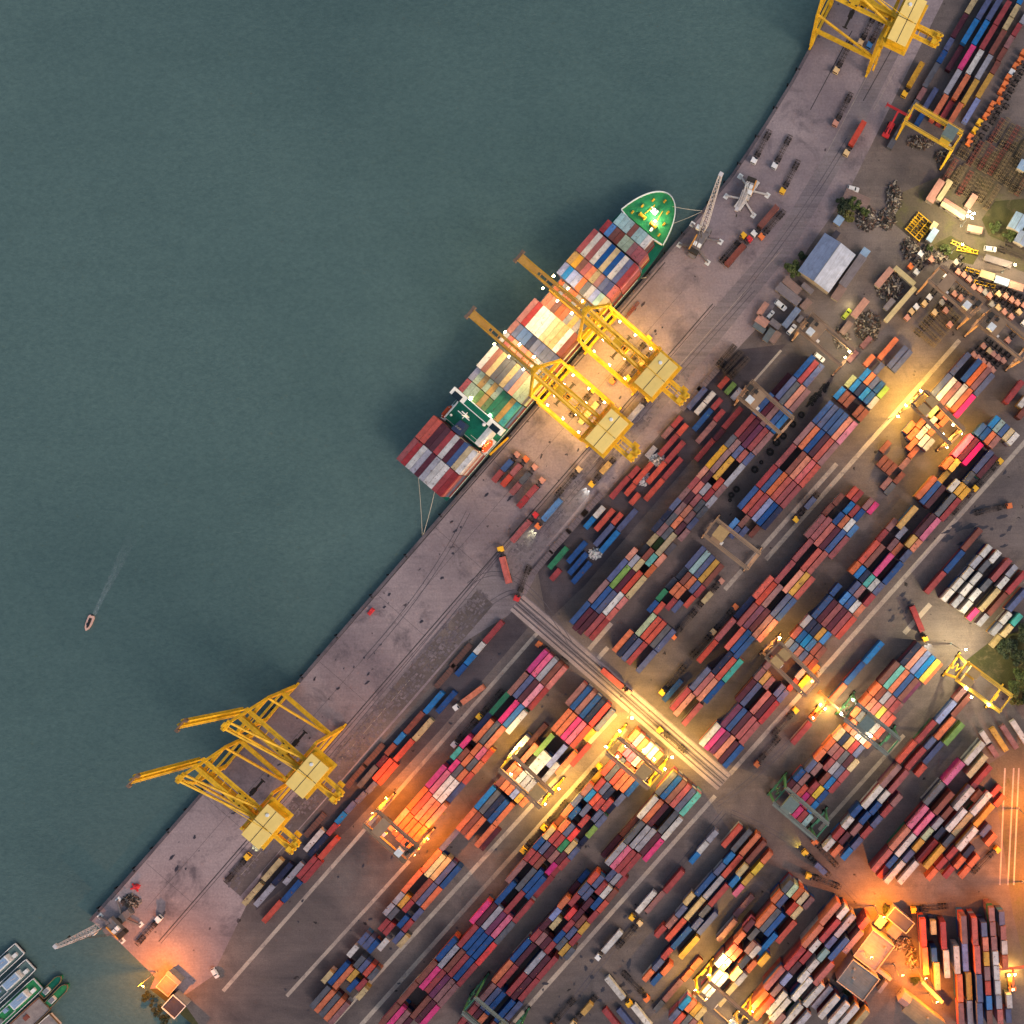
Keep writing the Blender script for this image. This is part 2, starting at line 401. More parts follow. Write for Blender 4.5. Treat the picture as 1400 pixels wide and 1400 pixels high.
# ------------------------------------------------------------------ shipping containers
PAL = {'r': (172, 66, 70, 'brick red'), 'R': (212, 84, 66, 'vermilion'), 'X': (246, 66, 66, 'bright red'), 'o': (226, 120, 78, 'orange'),
       'z': (142, 78, 66, 'rust brown'), 'm': (92, 34, 52, 'maroon'), 'u': (122, 54, 94, 'plum'), 'd': (160, 108, 108, 'dusty pink'),
       'P': (232, 112, 146, 'light pink'), 'p': (240, 60, 134, 'hot pink'), 'M': (200, 26, 124, 'magenta'), 'b': (24, 80, 148, 'blue'),
       'B': (16, 122, 196, 'bright blue'), 'S': (140, 150, 204, 'lavender blue'), 's': (92, 100, 142, 'slate blue'), 'n': (30, 40, 76, 'navy'),
       'w': (224, 216, 212, 'white'), 'l': (172, 168, 180, 'light grey'), 'g': (100, 100, 110, 'grey'), 'y': (218, 164, 66, 'mustard yellow'),
       'Y': (246, 206, 56, 'bright yellow'), 'c': (212, 184, 134, 'cream'), 'C': (238, 228, 156, 'pale yellow'), 'q': (188, 204, 168, 'pale green'),
       'T': (164, 198, 200, 'pale teal'), 't': (80, 180, 170, 'turquoise'), 'G': (50, 136, 96, 'green'), 'L': (130, 164, 84, 'olive green'), 'k': (40, 40, 46, 'black')}
def container_mat(name, c):
    m, nt, bs = new_mat(name)
    co = coords(nt); oi = nt.nodes.new('ShaderNodeObjectInfo')
    va = nt.nodes.new('ShaderNodeVectorMath'); va.operation = 'ADD'
    sc = nt.nodes.new('ShaderNodeVectorMath'); sc.operation = 'SCALE'; sc.inputs['Scale'].default_value = 1.0
    cb = nt.nodes.new('ShaderNodeCombineXYZ'); mu = nt.nodes.new('ShaderNodeMath'); mu.operation = 'MULTIPLY'; mu.inputs[1].default_value = 97.0
    nt.links.new(oi.outputs['Random'], mu.inputs[0])
    for i in range(3): nt.links.new(mu.outputs[0], cb.inputs[i])
    nt.links.new(co, va.inputs[0]); nt.links.new(cb.outputs[0], va.inputs[1]); v = va.outputs[0]
    n1 = noise(nt, v, 0.35, 5, 0.7)
    col = ramp(nt, n1, [(0.28, tuple(x * .55 for x in c[:3]) + (1,)), (0.6, c)])
    hs = nt.nodes.new('ShaderNodeHueSaturation'); mr = nt.nodes.new('ShaderNodeMapRange')
    mr.inputs['To Min'].default_value = 0.80; mr.inputs['To Max'].default_value = 1.15
    mr2 = nt.nodes.new('ShaderNodeMapRange'); mr2.inputs['To Min'].default_value = 0.78; mr2.inputs['To Max'].default_value = 1.05
    f2 = nt.nodes.new('ShaderNodeMath'); f2.operation = 'FRACT'; nt.links.new(mu.outputs[0], f2.inputs[0])
    nt.links.new(oi.outputs['Random'], mr.inputs['Value']); nt.links.new(f2.outputs[0], mr2.inputs['Value'])
    nt.links.new(mr.outputs[0], hs.inputs['Value']); nt.links.new(mr2.outputs[0], hs.inputs['Saturation'])
    nt.links.new(col, hs.inputs['Color'])
    n2 = noise(nt, v, 0.85, 4, 0.6)
    f = ramp(nt, n2, [(0.615, (0, 0, 0, 1)), (0.68, (1, 1, 1, 1))])
    rust = mixc(nt, f, hs.outputs[0], srgb(92, 66, 58))
    n3 = noise(nt, v, 5.0, 3, 0.6)
    g = ramp(nt, n3, [(0.3, (.84, .84, .84, 1)), (0.7, (1.1, 1.1, 1.1, 1))])
    fin = mixc(nt, 1.0, rust, g, 'MULTIPLY')
    nt.links.new(fin, bs.inputs['Base Color']); bs.inputs['Roughness'].default_value = 0.55
    bs.inputs['Specular IOR Level'].default_value = 0.3
    return m
CM = {k: container_mat('container_' + v[3].replace(' ', '_'), srgb(v[0], v[1], v[2], .80)) for k, v in PAL.items()}
CODES = list(PAL)
CW, CH = 2.44, 2.59
CL = {40: 12.19, 20: 6.06}
def container_bm(L, full=True):
    mb = MB(); W, Hh = CW, CH; x, y = L / 2, W / 2
    mb.box((0, 0, Hh / 2 + .02), (L - .12, W - .12, Hh - .16))                       # panels, set in from the frame
    for sx in (-1, 1):
        for sy in (-1, 1):
            mb.box((sx * (x - .08), sy * (y - .08), Hh / 2), (.16, .16, Hh))            # corner posts
        mb.box((sx * (x - .06), 0, Hh - .08), (.12, W - .32, .15)); mb.box((sx * (x - .06), 0, .09), (.12, W - .32, .18))
    for sy in (-1, 1):
        mb.box((0, sy * (y - .05), Hh - .07), (L - .32, .10, .13)); mb.box((0, sy * (y - .05), .09), (L - .32, .10, .18))
    if full:
        n = int(L / .8)
        for i in range(n):                                                               # roof ribs and side corrugation
            c = -x + .5 + (L - 1.0) * (i + .5) / n
            mb.box((c, 0, Hh - .055), (.34, W - .24, .04))
            for sy in (-1, 1): mb.box((c, sy * (y - .045), Hh / 2), (.3, .05, Hh - .42))
        for k in (-.85, -.3, .3, .85):                                                   # door bars
            mb.box((x + .02, k, Hh / 2), (.05, .05, Hh - .3))
        mb.box((x - .01, 0, Hh / 2), (.03, .04, Hh - .35))
    return mb
CMESH = {}
for L in (40, 20):
    CMESH[L] = container_bm(CL[L]).mesh('container_%d' % L, CM['r'])

# each line: b X Y length colours tiers   (X, Y: centre of the first box on the enlarged photo tile; colours go row by row across the block)
BAYS = """
T 720 660 7 strip 1
b 690 285 20 w
b 605 380 20 B
b 745 355 40 R
b 865 345 20 R
b 740 500 40 s
b 955 365 40 s
b 800 555 40 B
b 300 720 40 G
b 480 665 40 b
b 490 775 40 b
b 525 860 40 b
b 275 880 20 r
T 820 500 7 strip 1
b 735 540 20 r
b 650 635 20 d
b 790 610 20 R
b 655 760 40 r
b 715 830 40 r
b 490 825 20 l
b 545 1020 40 R
b 690 990 40 r
b 525 1180 40 R
b 320 1030 20 r
b 200 1155 40 r
b 415 1030 40 R
b 290 1185 20 R
b 335 1275 20 R
b 1185 160 20 R
b 1250 215 20 L
b 1310 270 20 l
b 930 310 40 s
b 1050 305 20 w
b 965 405 20 w
b 1115 370 20 r
b 990 510 40 b
b 1130 490 20 r
b 1030 620 40 d
b 1265 505 40 r
b 1140 660 20 m
b 1010 800 40 r
T 940 480 7 tyre 3
b 1100 170 40 brs
b 880 335 40 msgod 13333
b 695 545 40 bmdbB
b 530 735 40 rmurd
b 395 880 20 gdsRs
b 270 1025 40 y.y.l
b 350 1010 20 d
b 265 1110 20 d
b 135 1175 20 om.Rd
T 820 500 7 tyre 3
b 895 1130 20 rRlrl
b 810 1225 20 dmrgg
b 722 1325 20 sdods
T 720 660 7 tyre 3
b 1360 300 20 ngomd
b 1265 400 20 ndg
b 1215 540 20 cL.g 2111
b 1330 600 40 c
b 1130 630 20 gzto 1333
b 1000 690 20 olc.o
b 865 845 40 sLmRc
b 690 1040 40 dbsw
b 915 1145 20 R
b 832 1242 20 R
b 525 1230 40 bmmrr 33331
T 780 740 7 cross 2
b 1185 170 40 sTsyz
b 1055 320 20 gzosr 12222
b 965 405 20 goo.R 12222
b 885 505 20 G.rs
b 800 615 20 bR
b 725 795 40 qRRgs
b 500 955 40 onsr.s
T 1000 540 7 pair 3
b 870 175 40 bsbboP
b 695 370 40 dobmRd
b 520 580 40 r.zoXR
b 340 780 40 rboRrr
b 170 970 40 bRrSbn
b 130 1195 20 z
b 20 1240 20 Bss
b 235 1290 20 z 1
T 1100 440 7 scrap 2
b 440 570 20 C 1
b 335 680 20 Bzz
b 575 510 20 Bosb
b 490 605 20 BnBb
b 750 675 20 L
b 660 770 20 l
b 515 855 20 zz
b 620 370 20 o 1
b 800 255 40 o 1
b 890 335 40 ss 1
b 710 450 20 s 1
b 590 195 20 d 1
b 460 330 20 d 1
T 1200 480 7 lit 2
b 490 540 20 wC
b 590 630 20 oo
b 515 680 20 w
b 465 735 20 wo
b 405 695 20 o
b 310 735 20 ooowl
b 345 970 20 o 1
b 270 1065 20 d 1
b 75 915 20 z 1
b 45 1055 20 zzz 1
b 210 1210 20 z 1
b 85 1265 20 dg 1
T 1200 480 7 lit 3
b 790 125 40 s.bods
b 612 322 40 swdwop
T 1200 480 7 strip7 3
b 1115 680 20 BTbcw
b 985 750 20 bbod
b 820 905 40 pmp
b 1005 1065 40 sm
b 675 1070 20 oy
b 640 1200 20 y 2
b 870 1220 20 g
b 470 1305 40 obm.g
b 735 1290 20 wyy
T 1040 640 7 mid 3
b 525 555 40 rrRmbr
b 400 795 40 r.RR
b 230 995 40 r.oyR
b 745 300 20 z 2
b 880 235 20 Rr 2
b 645 400 20 z 2
b 845 380 20 Brb 2
b 740 485 20 bowB
b 1020 355 20 dp 2
T 1040 640 7 strip7 3
b 1260 545 20 d 2
b 1165 650 20 r 2
b 1350 620 20 l 2
b 1265 735 20 do 2
b 1045 800 40 Rz.p.b
b 905 955 20 oBntws
b 900 1150 20 sd.r
b 720 1165 20 b.Bbwo
T 1200 700 7 strip7 3
b 285 50 40 y
b 455 130 40 mP
b 700 -28 40 r
b 320 285 20 yo
b 270 425 20 s
T 900 740 7 mid 3
b 995 455 40 RRd.sb
b 820 640 40 srumdR 133333
b 650 840 40 r.Rbb
b 480 1045 40 R..nRt
T 880 880 7 mid 3
b 535 345 40 srob
b 355 530 40 ro.r
b 275 450 40 b 1
T 880 880 7 east 3
b 985 445 40 ms.Rmr
b 845 685 40 ubmrr
b 640 870 40 wMuomb
b 1110 300 20 dyd.ss
b 1185 210 20 d
T 1040 780 7 strip7 3
b 590 350 40 bmrmrR
b 435 490 20 lnnyB
b 340 600 20 rbBBzz
b 270 700 20 sbdbzz
b 375 1000 20 l 2
b 430 1050 20 Y 2
b 500 970 20 y 1
b 285 1120 20 r 2
T 1040 780 7 row 2
b 1070 800 40 B
b 900 985 40 b
b 735 1180 40 o
T 1200 700 7 row 2
b 890 280 40 z
b 740 470 40 b
b 565 665 40 r
T 1200 700 7 reefer 3
b 1030 385 20 w
b 1115 440 20 w
b 945 480 20 l
b 1020 530 20 g
b 860 590 20 w
b 940 640 20 w
b 770 690 20 w
b 855 740 20 w
b 680 790 20 w
b 780 840 20 l
b 930 800 20 w
b 860 900 20 w
b 1040 700 20 g
b 1180 560 40 r
b 1280 570 20 l
b 1200 680 20 w
b 1075 840 40 c
b 1150 880 40 z 2
b 1320 690 40 r
b 920 975 20 p 2
b 1015 1025 20 l 2
b 1230 1015 20 w
b 1150 1110 20 l
b 1325 1040 20 t
b 1240 1140 20 c
b 1140 1230 20 c 1
b 1330 860 40 s
T 1150 860 7 green 3
b 655 255 40 noSBYo 333331
b 450 435 40 ztobzu 333331
b 325 590 20 ozlrrd 333331
b 235 690 20 ooRYRR
b 143 792 20 ogyylR
T 1050 960 7 green 3
b 785 235 20 oowwo
b 690 305 20 cnyrs
b 590 405 20 odrgmc
b 500 510 20 o.rlsr
b 410 615 20 sd.zBr
b 310 690 20 bd.rYb
b 235 775 20 mdRMrB
b 250 1005 20 RprT
b 320 300 40 r 2
T 1150 860 7 south 2
b 1130 640 40 d
b 985 820 40 S
b 1130 760 40 z
b 970 980 40 o
b 1080 1010 40 L
b 800 1000 40 r
b 840 1110 20 s
b 880 1190 40 s 1
b 620 1190 40 R
b 700 1260 40 r
b 770 1350 20 R
T 1050 960 7 south 3
b 1175 710 40 d
b 1245 770 40 r
b 1020 890 40 w
b 1110 910 20 w
b 1215 960 20 d
b 860 1030 20 b
b 1035 1010 20 b
b 940 1100 20 b
b 1125 1060 20 r
b 1035 1155 20 s
b 780 1140 20 w
b 700 1235 20 r
b 765 1270 20 m
b 855 1210 20 d
b 945 1250 20 r
b 865 1340 20 s
b 610 1340 20 w
b 690 1390 20 o
b 782 1425 20 B
T 1200 1000 7 tall 3
b 905 240 40 w
b 955 335 40 c
b 975 460 40 r 2
b 720 415 40 M
b 545 595 40 g
b 620 705 40 z
b 815 660 40 w
b 950 620 20 o 2
b 1130 570 20 r 1
b 1155 680 20 R 1
b 985 705 40 w
b 1015 810 40 y 2
b 740 870 40 w
b 805 895 40 c 2
b 390 820 40 p
b 440 890 40 P
b 660 790 20 z
b 570 890 20 l
b 480 980 20 q
b 590 980 20 n 2
b 685 1040 20 g 2
b 860 1035 40 w
b 1035 950 20 s 2
b 1085 1040 20 o 2
b 215 1030 40 o
b 265 1095 40 w
b 395 1085 20 y
b 310 1180 20 s
b 475 1150 40 r 2
b 550 1200 40 y
b 710 1170 20 r 2
b 620 1260 20 r 2
b 785 1260 20 o 2
b 865 1160 20 n 2
b 920 1245 20 o 2
b 75 1200 40 r
b 140 1245 20 b
b 70 1330 20 r 2
b 190 1320 40 w
b 315 1330 40 w
b 535 1355 20 o 2
b 690 1340 20 r 2
b 835 1350 20 o 2
T 600 860 7 west 3
b 940 310 40 MPlzR
b 750 530 40 zsmPr 33331
b 570 725 40 G.pBw 21333
b 405 910 40 sogo 1333
b 270 1070 20 p.oPR
b 180 1180 20 tzogo
T 500 960 7 west 3
b 835 620 20 pgoR
b 665 720 40 MPwws 33331
b 490 930 40 oRooo
b 330 1110 40 ooooo
T 600 860 7 strip 1
b 480 75 40 r
b 385 185 20 w
b 315 270 20 B
b 235 365 20 b
b 70 700 40 b
T 500 960 7 strip 1
b 600 60 40 B
b 450 210 40 z
b 310 365 20 B
b 230 460 20 z
b 175 545 20 m
b 80 640 40 g
b 545 265 40 c
b 365 460 40 R
b 145 705 40 R
T 400 1050 4 strip 1
b 480 55 40 R
b 420 120 20 s
b 375 160 20 s
b 325 205 20 s
b 275 260 20 B
b 230 320 20 r
b 160 400 40 n
b 195 440 40 R
b 85 560 40 r
T 60 900 3.3333 strip 1
b 1230 830 40 w
b 1140 985 40 l
b 1205 960 40 r
b 1130 1060 40 b
b 1045 1150 40 R
b 1040 965 40 c
b 950 1075 40 c
b 1085 985 40 n
b 1005 1080 40 l
T 680 920 7 lamp 3
b 750 205 40 dbdbnX 
b 1010 475 40 s 1
b 615 455 40 oopPR
b 885 595 20 y 1
b 440 645 40 zL.So 13133
b 770 735 40 r 1
b 265 770 40 lowwl
b 133 924 20 oowll
T 500 960 7 lamp 3
b 1300 745 20 zooSyo
b 1130 930 40 Bgnb
b 1310 1080 40 o
b 970 1120 40 ozo.o
b 1185 1310 40 m 1
b 810 1310 40 s 2
T 780 980 7 glow 3
b 600 190 20 olowwo
b 500 300 20 oPPwo
b 360 490 40 RgRoob
b 240 590 20 yrsn.s 133313
b 165 690 20 dBRrrn 333331
b 75 790 20 s.s.ss
b -10 880 20 ob.r.L
T 640 1100 7 glow 3
b 870 165 20 zosX.n 133331
b 780 275 20 crrGcs
b 695 355 20 bsmdmr
b 605 465 20 rrz.Mr 333331
b 465 640 40 d.gbbr 333331
b 340 865 40 b.r.r
b 120 1035 40 pmluPg
T 500 1200 7 glow 3
b 975 565 40 rbbbX 
b 770 690 40 blzrbr
b 580 910 40 zprudd
b 400 1110 40 z..zmp
b 235 1305 40 zpdm
T 420 1130 7 west 2
b 1180 340 40 oqcsb
b 1010 520 40 o.zso
b 880 680 20 lyr.s
b 780 795 20 lg.br
b 735 945 20 rr.sc
b 540 1075 20 ssb
b 725 1130 20 w
b 435 1195 20 w
T 400 1050 4 west 2
b 365 1062 20 gsRg
b 195 1150 20 c
b 250 1125 40 bo
b 335 1142 20 y
b 335 1198 20 bc
b 376 1186 20 r
b 150 1255 40 gogod
T 780 980 7 olive 4
b 915 640 40 gbzrst
b 740 870 40 wom.gw 333133
b 570 1070 40 z 1
b 600 1110 40 g.l.. 3
b 690 1190 40 lmp 3
b 405 1225 40 mlPrr 13333
T 640 1100 7 olive 3
b 1085 715 20 b 1
b 1000 815 20 m 1
b 1350 690 20 slr 2
b 1200 705 20 Rsrwz
b 1105 820 20 ss.bR
b 1020 910 20 r.m.r
b 890 970 20 o.Xmzy
b 790 1100 20 Sc.rsr
b 720 1180 20 m..b.g
T 660 1200 7 olive 3
b 500 575 20 rdmr
b 770 610 20 gy
b 360 700 40 bm.lmr
b 205 885 40 or.rmr
b 55 1090 40 dsb.bs
b -100 1280 40 rmo.zr
T 860 1110 7 ranks 2
b 795 240 20 l
b 710 340 20 w
b 630 440 20 B 1
b 430 670 40 r
b 250 865 40 d 1
b 985 235 40 R
b 1070 285 40 g
b 1140 335 40 o
b 1205 400 40 z
b 1310 450 20 o
b 1225 550 20 Y
b 1140 640 20 y
b 1055 745 20 P
b 945 460 20 B
b 860 560 20 s
b 970 540 40 R
b 1075 570 20 c 3
b 985 695 20 B
b 720 710 40 b
b 805 730 40 l
b 850 810 40 r
b 580 830 20 c
b 645 910 40 c
b 725 955 20 g
b 495 960 20 s
b 420 1045 20 d
b 325 1120 20 r
b 470 1105 40 R
b 640 1090 20 s
b 750 1070 40 s
b 510 1200 40 b
b 575 1300 40 y
b 380 1340 20 r
b 1095 905 40 d 1
b 940 1135 40 d
T 820 1250 9.3333 ranks 2
b 770 620 20 s
b 655 745 20 o
b 725 830 20 b
b 850 710 20 o
b 1230 640 20 o 1
b 1110 790 20 o 1
b 930 980 40 d 1
b 770 1160 20 g 1
T 820 1250 9.3333 yellowcrane 3
b 1085 1145 20 B
b 1165 1180 20 o
b 960 1300 20 sR
b 1215 1230 20 yc
b 1110 1350 20 gdy
T 960 1200 7 yellowcrane 4
b 820 90 20 gq
b 910 150 20 o
b 960 205 20 c
b 1010 240 20 d 2
b 720 185 20 os
b 865 300 20 Rc
b 600 370 40 ogb
b 790 510 40 R 3
b 360 580 20 o
b 505 545 20 g
b 460 470 20 m
b 620 640 40 B 3
b 285 700 20 RR
b 470 690 20 dl
b 180 795 20 wo
b 415 800 20 n
b 560 765 20 y
b 465 860 20 o 2
b 325 930 20 c
b 380 965 20 l 3
b 145 945 20 ww
b 50 1050 20 ww
b 280 1070 20 c 2
b 205 1170 20 c 2
T 960 1200 7 white 4
b 1210 365 40 o
b 1050 570 40 o
b 880 785 40 r
b 700 960 40 r
b 1340 350 20 w
b 1215 520 40 r
b 1345 490 40 l
b 1080 660 20 w
b 1240 615 20 s
b 1000 755 20 r
b 890 870 20 m
b 805 975 20 S
b 720 1065 20 d
b 1160 745 20 T
b 1070 840 20 w
b 985 940 20 w
b 1310 690 40 b
b 1160 920 40 R
b 560 1170 40 o
b 600 1260 40 R
b 705 1200 40 w
b 765 1285 40 w
b 865 1325 40 w
b 960 1075 40 w
b 1070 1130 40 w
b 1150 1150 40 l 3
b 1215 1245 40 w
b 1310 1310 40 w
b 940 1400 40 l
b 680 1400 40 d
T 1080 1200 7 white 4
b 560 1335 40 w
b 660 1380 40 c
b 615 600 40 d
b 700 455 20 r
T 1220 1200 7 columns 3 -87
b 300 540 40 R
b 318 790 40 o
b 395 480 20 c
b 402 740 20 b
b 430 945 40 c
b 492 560 40 r
b 522 825 40 w
b 620 790 40 w
b 650 1060 40 o
b 662 1330 40 d
b 690 500 40 d 4
b 700 765 40 S 3
b 735 1040 40 y 3
b 746 1310 40 l 3
b 792 520 40 R 4
b 818 790 40 R 4
b 838 1060 40 s 4
b 842 1330 40 s 4
b 882 520 20 s 4
b 895 650 20 o 4
b 903 780 20 y 4
b 910 915 20 d 4
b 918 1055 20 R 4
b 928 1190 20 B 4
b 932 1320 20 z 4
b 955 370 20 d 4
b 966 505 20 d 4
b 977 640 20 d 4
b 990 772 20 w 4
b 1000 908 20 w 4
b 1011 1044 20 w 4
b 1022 1180 20 l 4
b 1034 1318 20 R 4
b 1050 395 20 s 3
b 1065 540 20 d 3
b 1076 670 20 w 3
b 1082 795 20 o 3
b 1122 1190 20 w 2
b 1115 1320 20 s 2
T 1200 0 7 train 1 59
b 895 55 40 c
b 790 235 40 m
b 690 410 20 s
b 600 570 20 b
b 515 715 40 g
b 425 890 20 d
b 335 1040 40 g
b 185 1290 40 g
b 1015 85 40 s 2
b 890 290 40 B 2
b 745 545 40 m
b 495 960 40 s
b 410 1130 20 b
b 1110 95 40 s 2
b 980 320 40 B 2
b 855 545 40 p 2
b 730 765 40 l 2
b 600 1010 40 o 2
b 1195 125 40 r 2
b 1060 355 40 r 2
b 930 595 40 w 2
b 795 840 40 o 2
b 660 1060 40 r
b 1360 15 20 B 2
b 1315 105 20 c 2
b 1250 220 20 c 2
b 1155 395 40 z 2
b 1020 635 40 l 2
b 890 870 40 y 2
b 750 1080 40 o 2
b 1395 190 20 l
b 1335 280 20 r
b 1260 400 20 d
b 1190 520 20 z
b 1130 640 20 z
b 1020 825 40 y
b 910 1035 40 S
T 1200 1000 7 fan 1 -57
b 1030 60 20 w
b 1110 190 20 d
b 1165 80 40 y
b 1262 55 40 d
b 1360 10 40 w
T 820 1250 9.3333 fan2 1 -51
b 160 1350 40 r
b 345 1350 40 s
T 1200 480 7 fan3 2 52
b 1310 390 40 r
b 1400 480 20 w
b 1390 590 20 z
"""
WHERE = {'strip': 'beside the broken paving strip', 'tyre': 'in stacks along the tyre lane', 'cross': 'in the low crossing-side block', 'pair': 'between tyre lane and runway strips',
         'scrap': 'in the group by scrap yard', 'lit': 'near the floodlit tan gantry', 'strip7': 'in block along the puddled yard', 'mid': 'in block between two dark lanes',
         'east': 'beyond the end of crossing road', 'row': 'in single row by runway strip', 'reefer': 'in white block by the trees', 'green': 'in block under green gantry cranes',
         'south': 'in narrow stacks near yellow gantry', 'tall': 'in stacks beside the dirt road', 'west': 'in rows behind raised-boom cranes', 'lamp': 'in block of lamp-lit yellow gantry',
         'glow': 'in block by brightest yellow gantry', 'olive': 'in block ending at green gantry', 'ranks': 'in ragged ranks by white trailers', 'yellowcrane': 'under the floodlit yellow gantry',
         'white': 'in tall stacks by dark office', 'columns': 'in end-on columns by dirt road', 'train': 'in ranks beside the chassis park', 'fan': 'fanned out beside the dirt road',
         'fan2': 'askew among the white trailers', 'fan3': 'at the tractor park edge'}
CON = []   # x, y, angle, length, tiers, colour, block, base z
tile = None
for ln in BAYS.strip().splitlines():
    w = ln.split()
    if w[0] == 'T':
        tile = (float(w[1]), float(w[2]), float(w[3]), w[4], int(w[5]), math.radians(float(w[6])) if len(w) > 6 else TH); continue
    ox, oy, sc, blk, dt, th = tile
    X, Y, L, cs = float(w[1]), float(w[2]), int(w[3]), w[4]
    ts = w[5] if len(w) > 5 else ''
    if len(ts) < len(cs): ts = (ts or str(dt)) + (ts[-1] if ts else str(dt)) * (len(cs) - max(1, len(ts)))
    px, py = ox + X / sc, oy + Y / sc
    vv = Vector((math.sin(th), -math.cos(th), 0))
    p0 = P(px, py, int(ts[0]) * CH + .05)
    for k, ch in enumerate(cs):
        if ch == '.': continue
        q = p0 + vv * (2.80 * k)
        CON.append([q.x, q.y, th, L, int(ts[k]), ch, blk])
# settle the boxes so that none overlap
arr = np.array([[c[0], c[1], c[2], CL[c[3]]] for c in CON]); gapl, gapw = .42, .32
for it in range(60):
    d = arr[None, :, :2] - arr[:, None, :2]
    same = np.abs(arr[None, :, 2] - arr[:, None, 2]) < .02
    ct, st = np.cos(arr[:, 2])[:, None], np.sin(arr[:, 2])[:, None]
    da = d[..., 0] * ct + d[..., 1] * st; db = d[..., 0] * st - d[..., 1] * ct
    La = (arr[None, :, 3] + arr[:, None, 3]) / 2 + gapl; Wb = CW + gapw
    ova = La - np.abs(da); ovb = Wb - np.abs(db)
    hit = same & (ova > 0.01) & (ovb > 0.01); np.fill_diagonal(hit, False)
    if not hit.any(): break
    usea = hit & (ova < ovb * 1.6); useb = hit & ~usea
    ma = np.where(usea, -np.sign(da + 1e-6) * ova * .28, 0).sum(1); mbv = np.where(useb, -np.sign(db + 1e-6) * ovb * .28, 0).sum(1)
    ma = np.clip(ma, -1, 1); mbv = np.clip(mbv, -.8, .8)
    arr[:, 0] += ma * ct[:, 0] + mbv * st[:, 0]; arr[:, 1] += ma * st[:, 0] - mbv * ct[:, 0]
d = arr[None, :, :2] - arr[:, None, :2]
ct, st = np.cos(arr[:, 2])[:, None], np.sin(arr[:, 2])[:, None]
da = np.abs(d[..., 0] * ct + d[..., 1] * st); db = np.abs(d[..., 0] * st - d[..., 1] * ct)
same = np.abs(arr[None, :, 2] - arr[:, None, 2]) < .02
bad = same & (da < (arr[None, :, 3] + arr[:, None, 3]) / 2 - .02) & (db < CW - .02); np.fill_diagonal(bad, False)
dead = set()
for i, j in zip(*np.where(bad)):
    if i < j and i not in dead and j not in dead: dead.add(j if CON[j][3] <= CON[i][3] else i)
TOPS = []
for i, c in enumerate(CON):
    if i in dead: continue
    ch = c[5]
    TOPS.append(dict(x=arr[i, 0], y=arr[i, 1], th=c[2], L=c[3], n=c[4], c=ch, z=(c[4] - 1) * CH + .05, where=WHERE[c[6]], grp='containers ' + WHERE[c[6]]))
print('yard tops', len(TOPS), 'dropped', len(dead))
# ------------------------------------------------------------------ container ship
SHIP_TH = math.radians(49.3)
sw = Vector((math.cos(SHIP_TH), math.sin(SHIP_TH), 0)); sv = Vector((math.sin(SHIP_TH), -math.cos(SHIP_TH), 0))
DECK = 6.0
stern_q = P(612, 686, DECK)                 # quay-side corner of the stern at deck level
ship = empty('container_ship', (stern_q.x, stern_q.y, -3.0), SHIP_TH)
tag(ship, 'long feeder container ship with green decks moored at the quay', 'ship')
# ship frame: x from stern to bow, y to port (away from the quay), z from the waterline
LEN, BEAM = 167.5, 26.6
ZD = DECK + 3
def half_outline(fl, fb, n=14):
    """deck outline: parallel body, then a bow that closes on a rounded tip"""
    pts = []
    for i in range(n + 1):
        t = 1 - (1 - i / n) ** 2; x = fl + (LEN * fb - fl) * t; pts.append((x, (1 - t ** 2.6) ** .52))
    return pts
M_HULL = paint('hull_dark_blue', srgb(34, 40, 52), .5); M_HULLR = paint('hull_red_boot', srgb(120, 40, 36), .6)
M_GDECK = surf('green_deck', srgb(24, 104, 66), srgb(44, 136, 78), srgb(70, 120, 60), .3, .8, .55, 0, .15)
M_GDARK = surf('green_house_deck', srgb(8, 84, 66), srgb(14, 104, 80), None, .3, .8, .5, 0, .1)
M_WHITE = paint('ship_white', srgb(226, 224, 218), .45); M_GREYM = paint('ship_grey', srgb(120, 122, 124), .5)
M_DKB = paint('dark_glass', srgb(22, 36, 46), .15); M_ORNG = paint('lifeboat_orange', srgb(232, 84, 34), .45)
M_FRAME = paint('hatch_ochre', srgb(206, 156, 34), .5); M_ROPE = paint('rope', srgb(196, 184, 164), .9)
def loop(dz_in, xs, fl, tip):
    L_, R_ = [], []
    for x, f in half_outline(fl, tip): L_.append((x, BEAM / 2 + (BEAM / 2 - dz_in) * f)); R_.append((x, BEAM / 2 - (BEAM / 2 - dz_in) * f))
    return [(xs, BEAM / 2 - (BEAM / 2 - dz_in) * .96), (xs + 6, dz_in)] + R_ + L_[::-1][1:] + [(xs + 6, BEAM - dz_in), (xs, BEAM / 2 + (BEAM / 2 - dz_in) * .96)]
mb = MB()
low, top = loop(1.2, 3.0, 126, .955), loop(0.0, 0.0, 130, 1.0)
n = len(low); b0 = 0
mb.v += [(x, y, -4) for x, y in low] + [(x, y, ZD) for x, y in top]
for i in range(n):
    j = (i + 1) % n; mb.f.append((i, j, n + j, n + i)); mb.m.append(0)
mb.f.append(tuple(n + i for i in range(n))); mb.m.append(1)
mb.build('hull', [M_HULL, M_GDARK], ship)
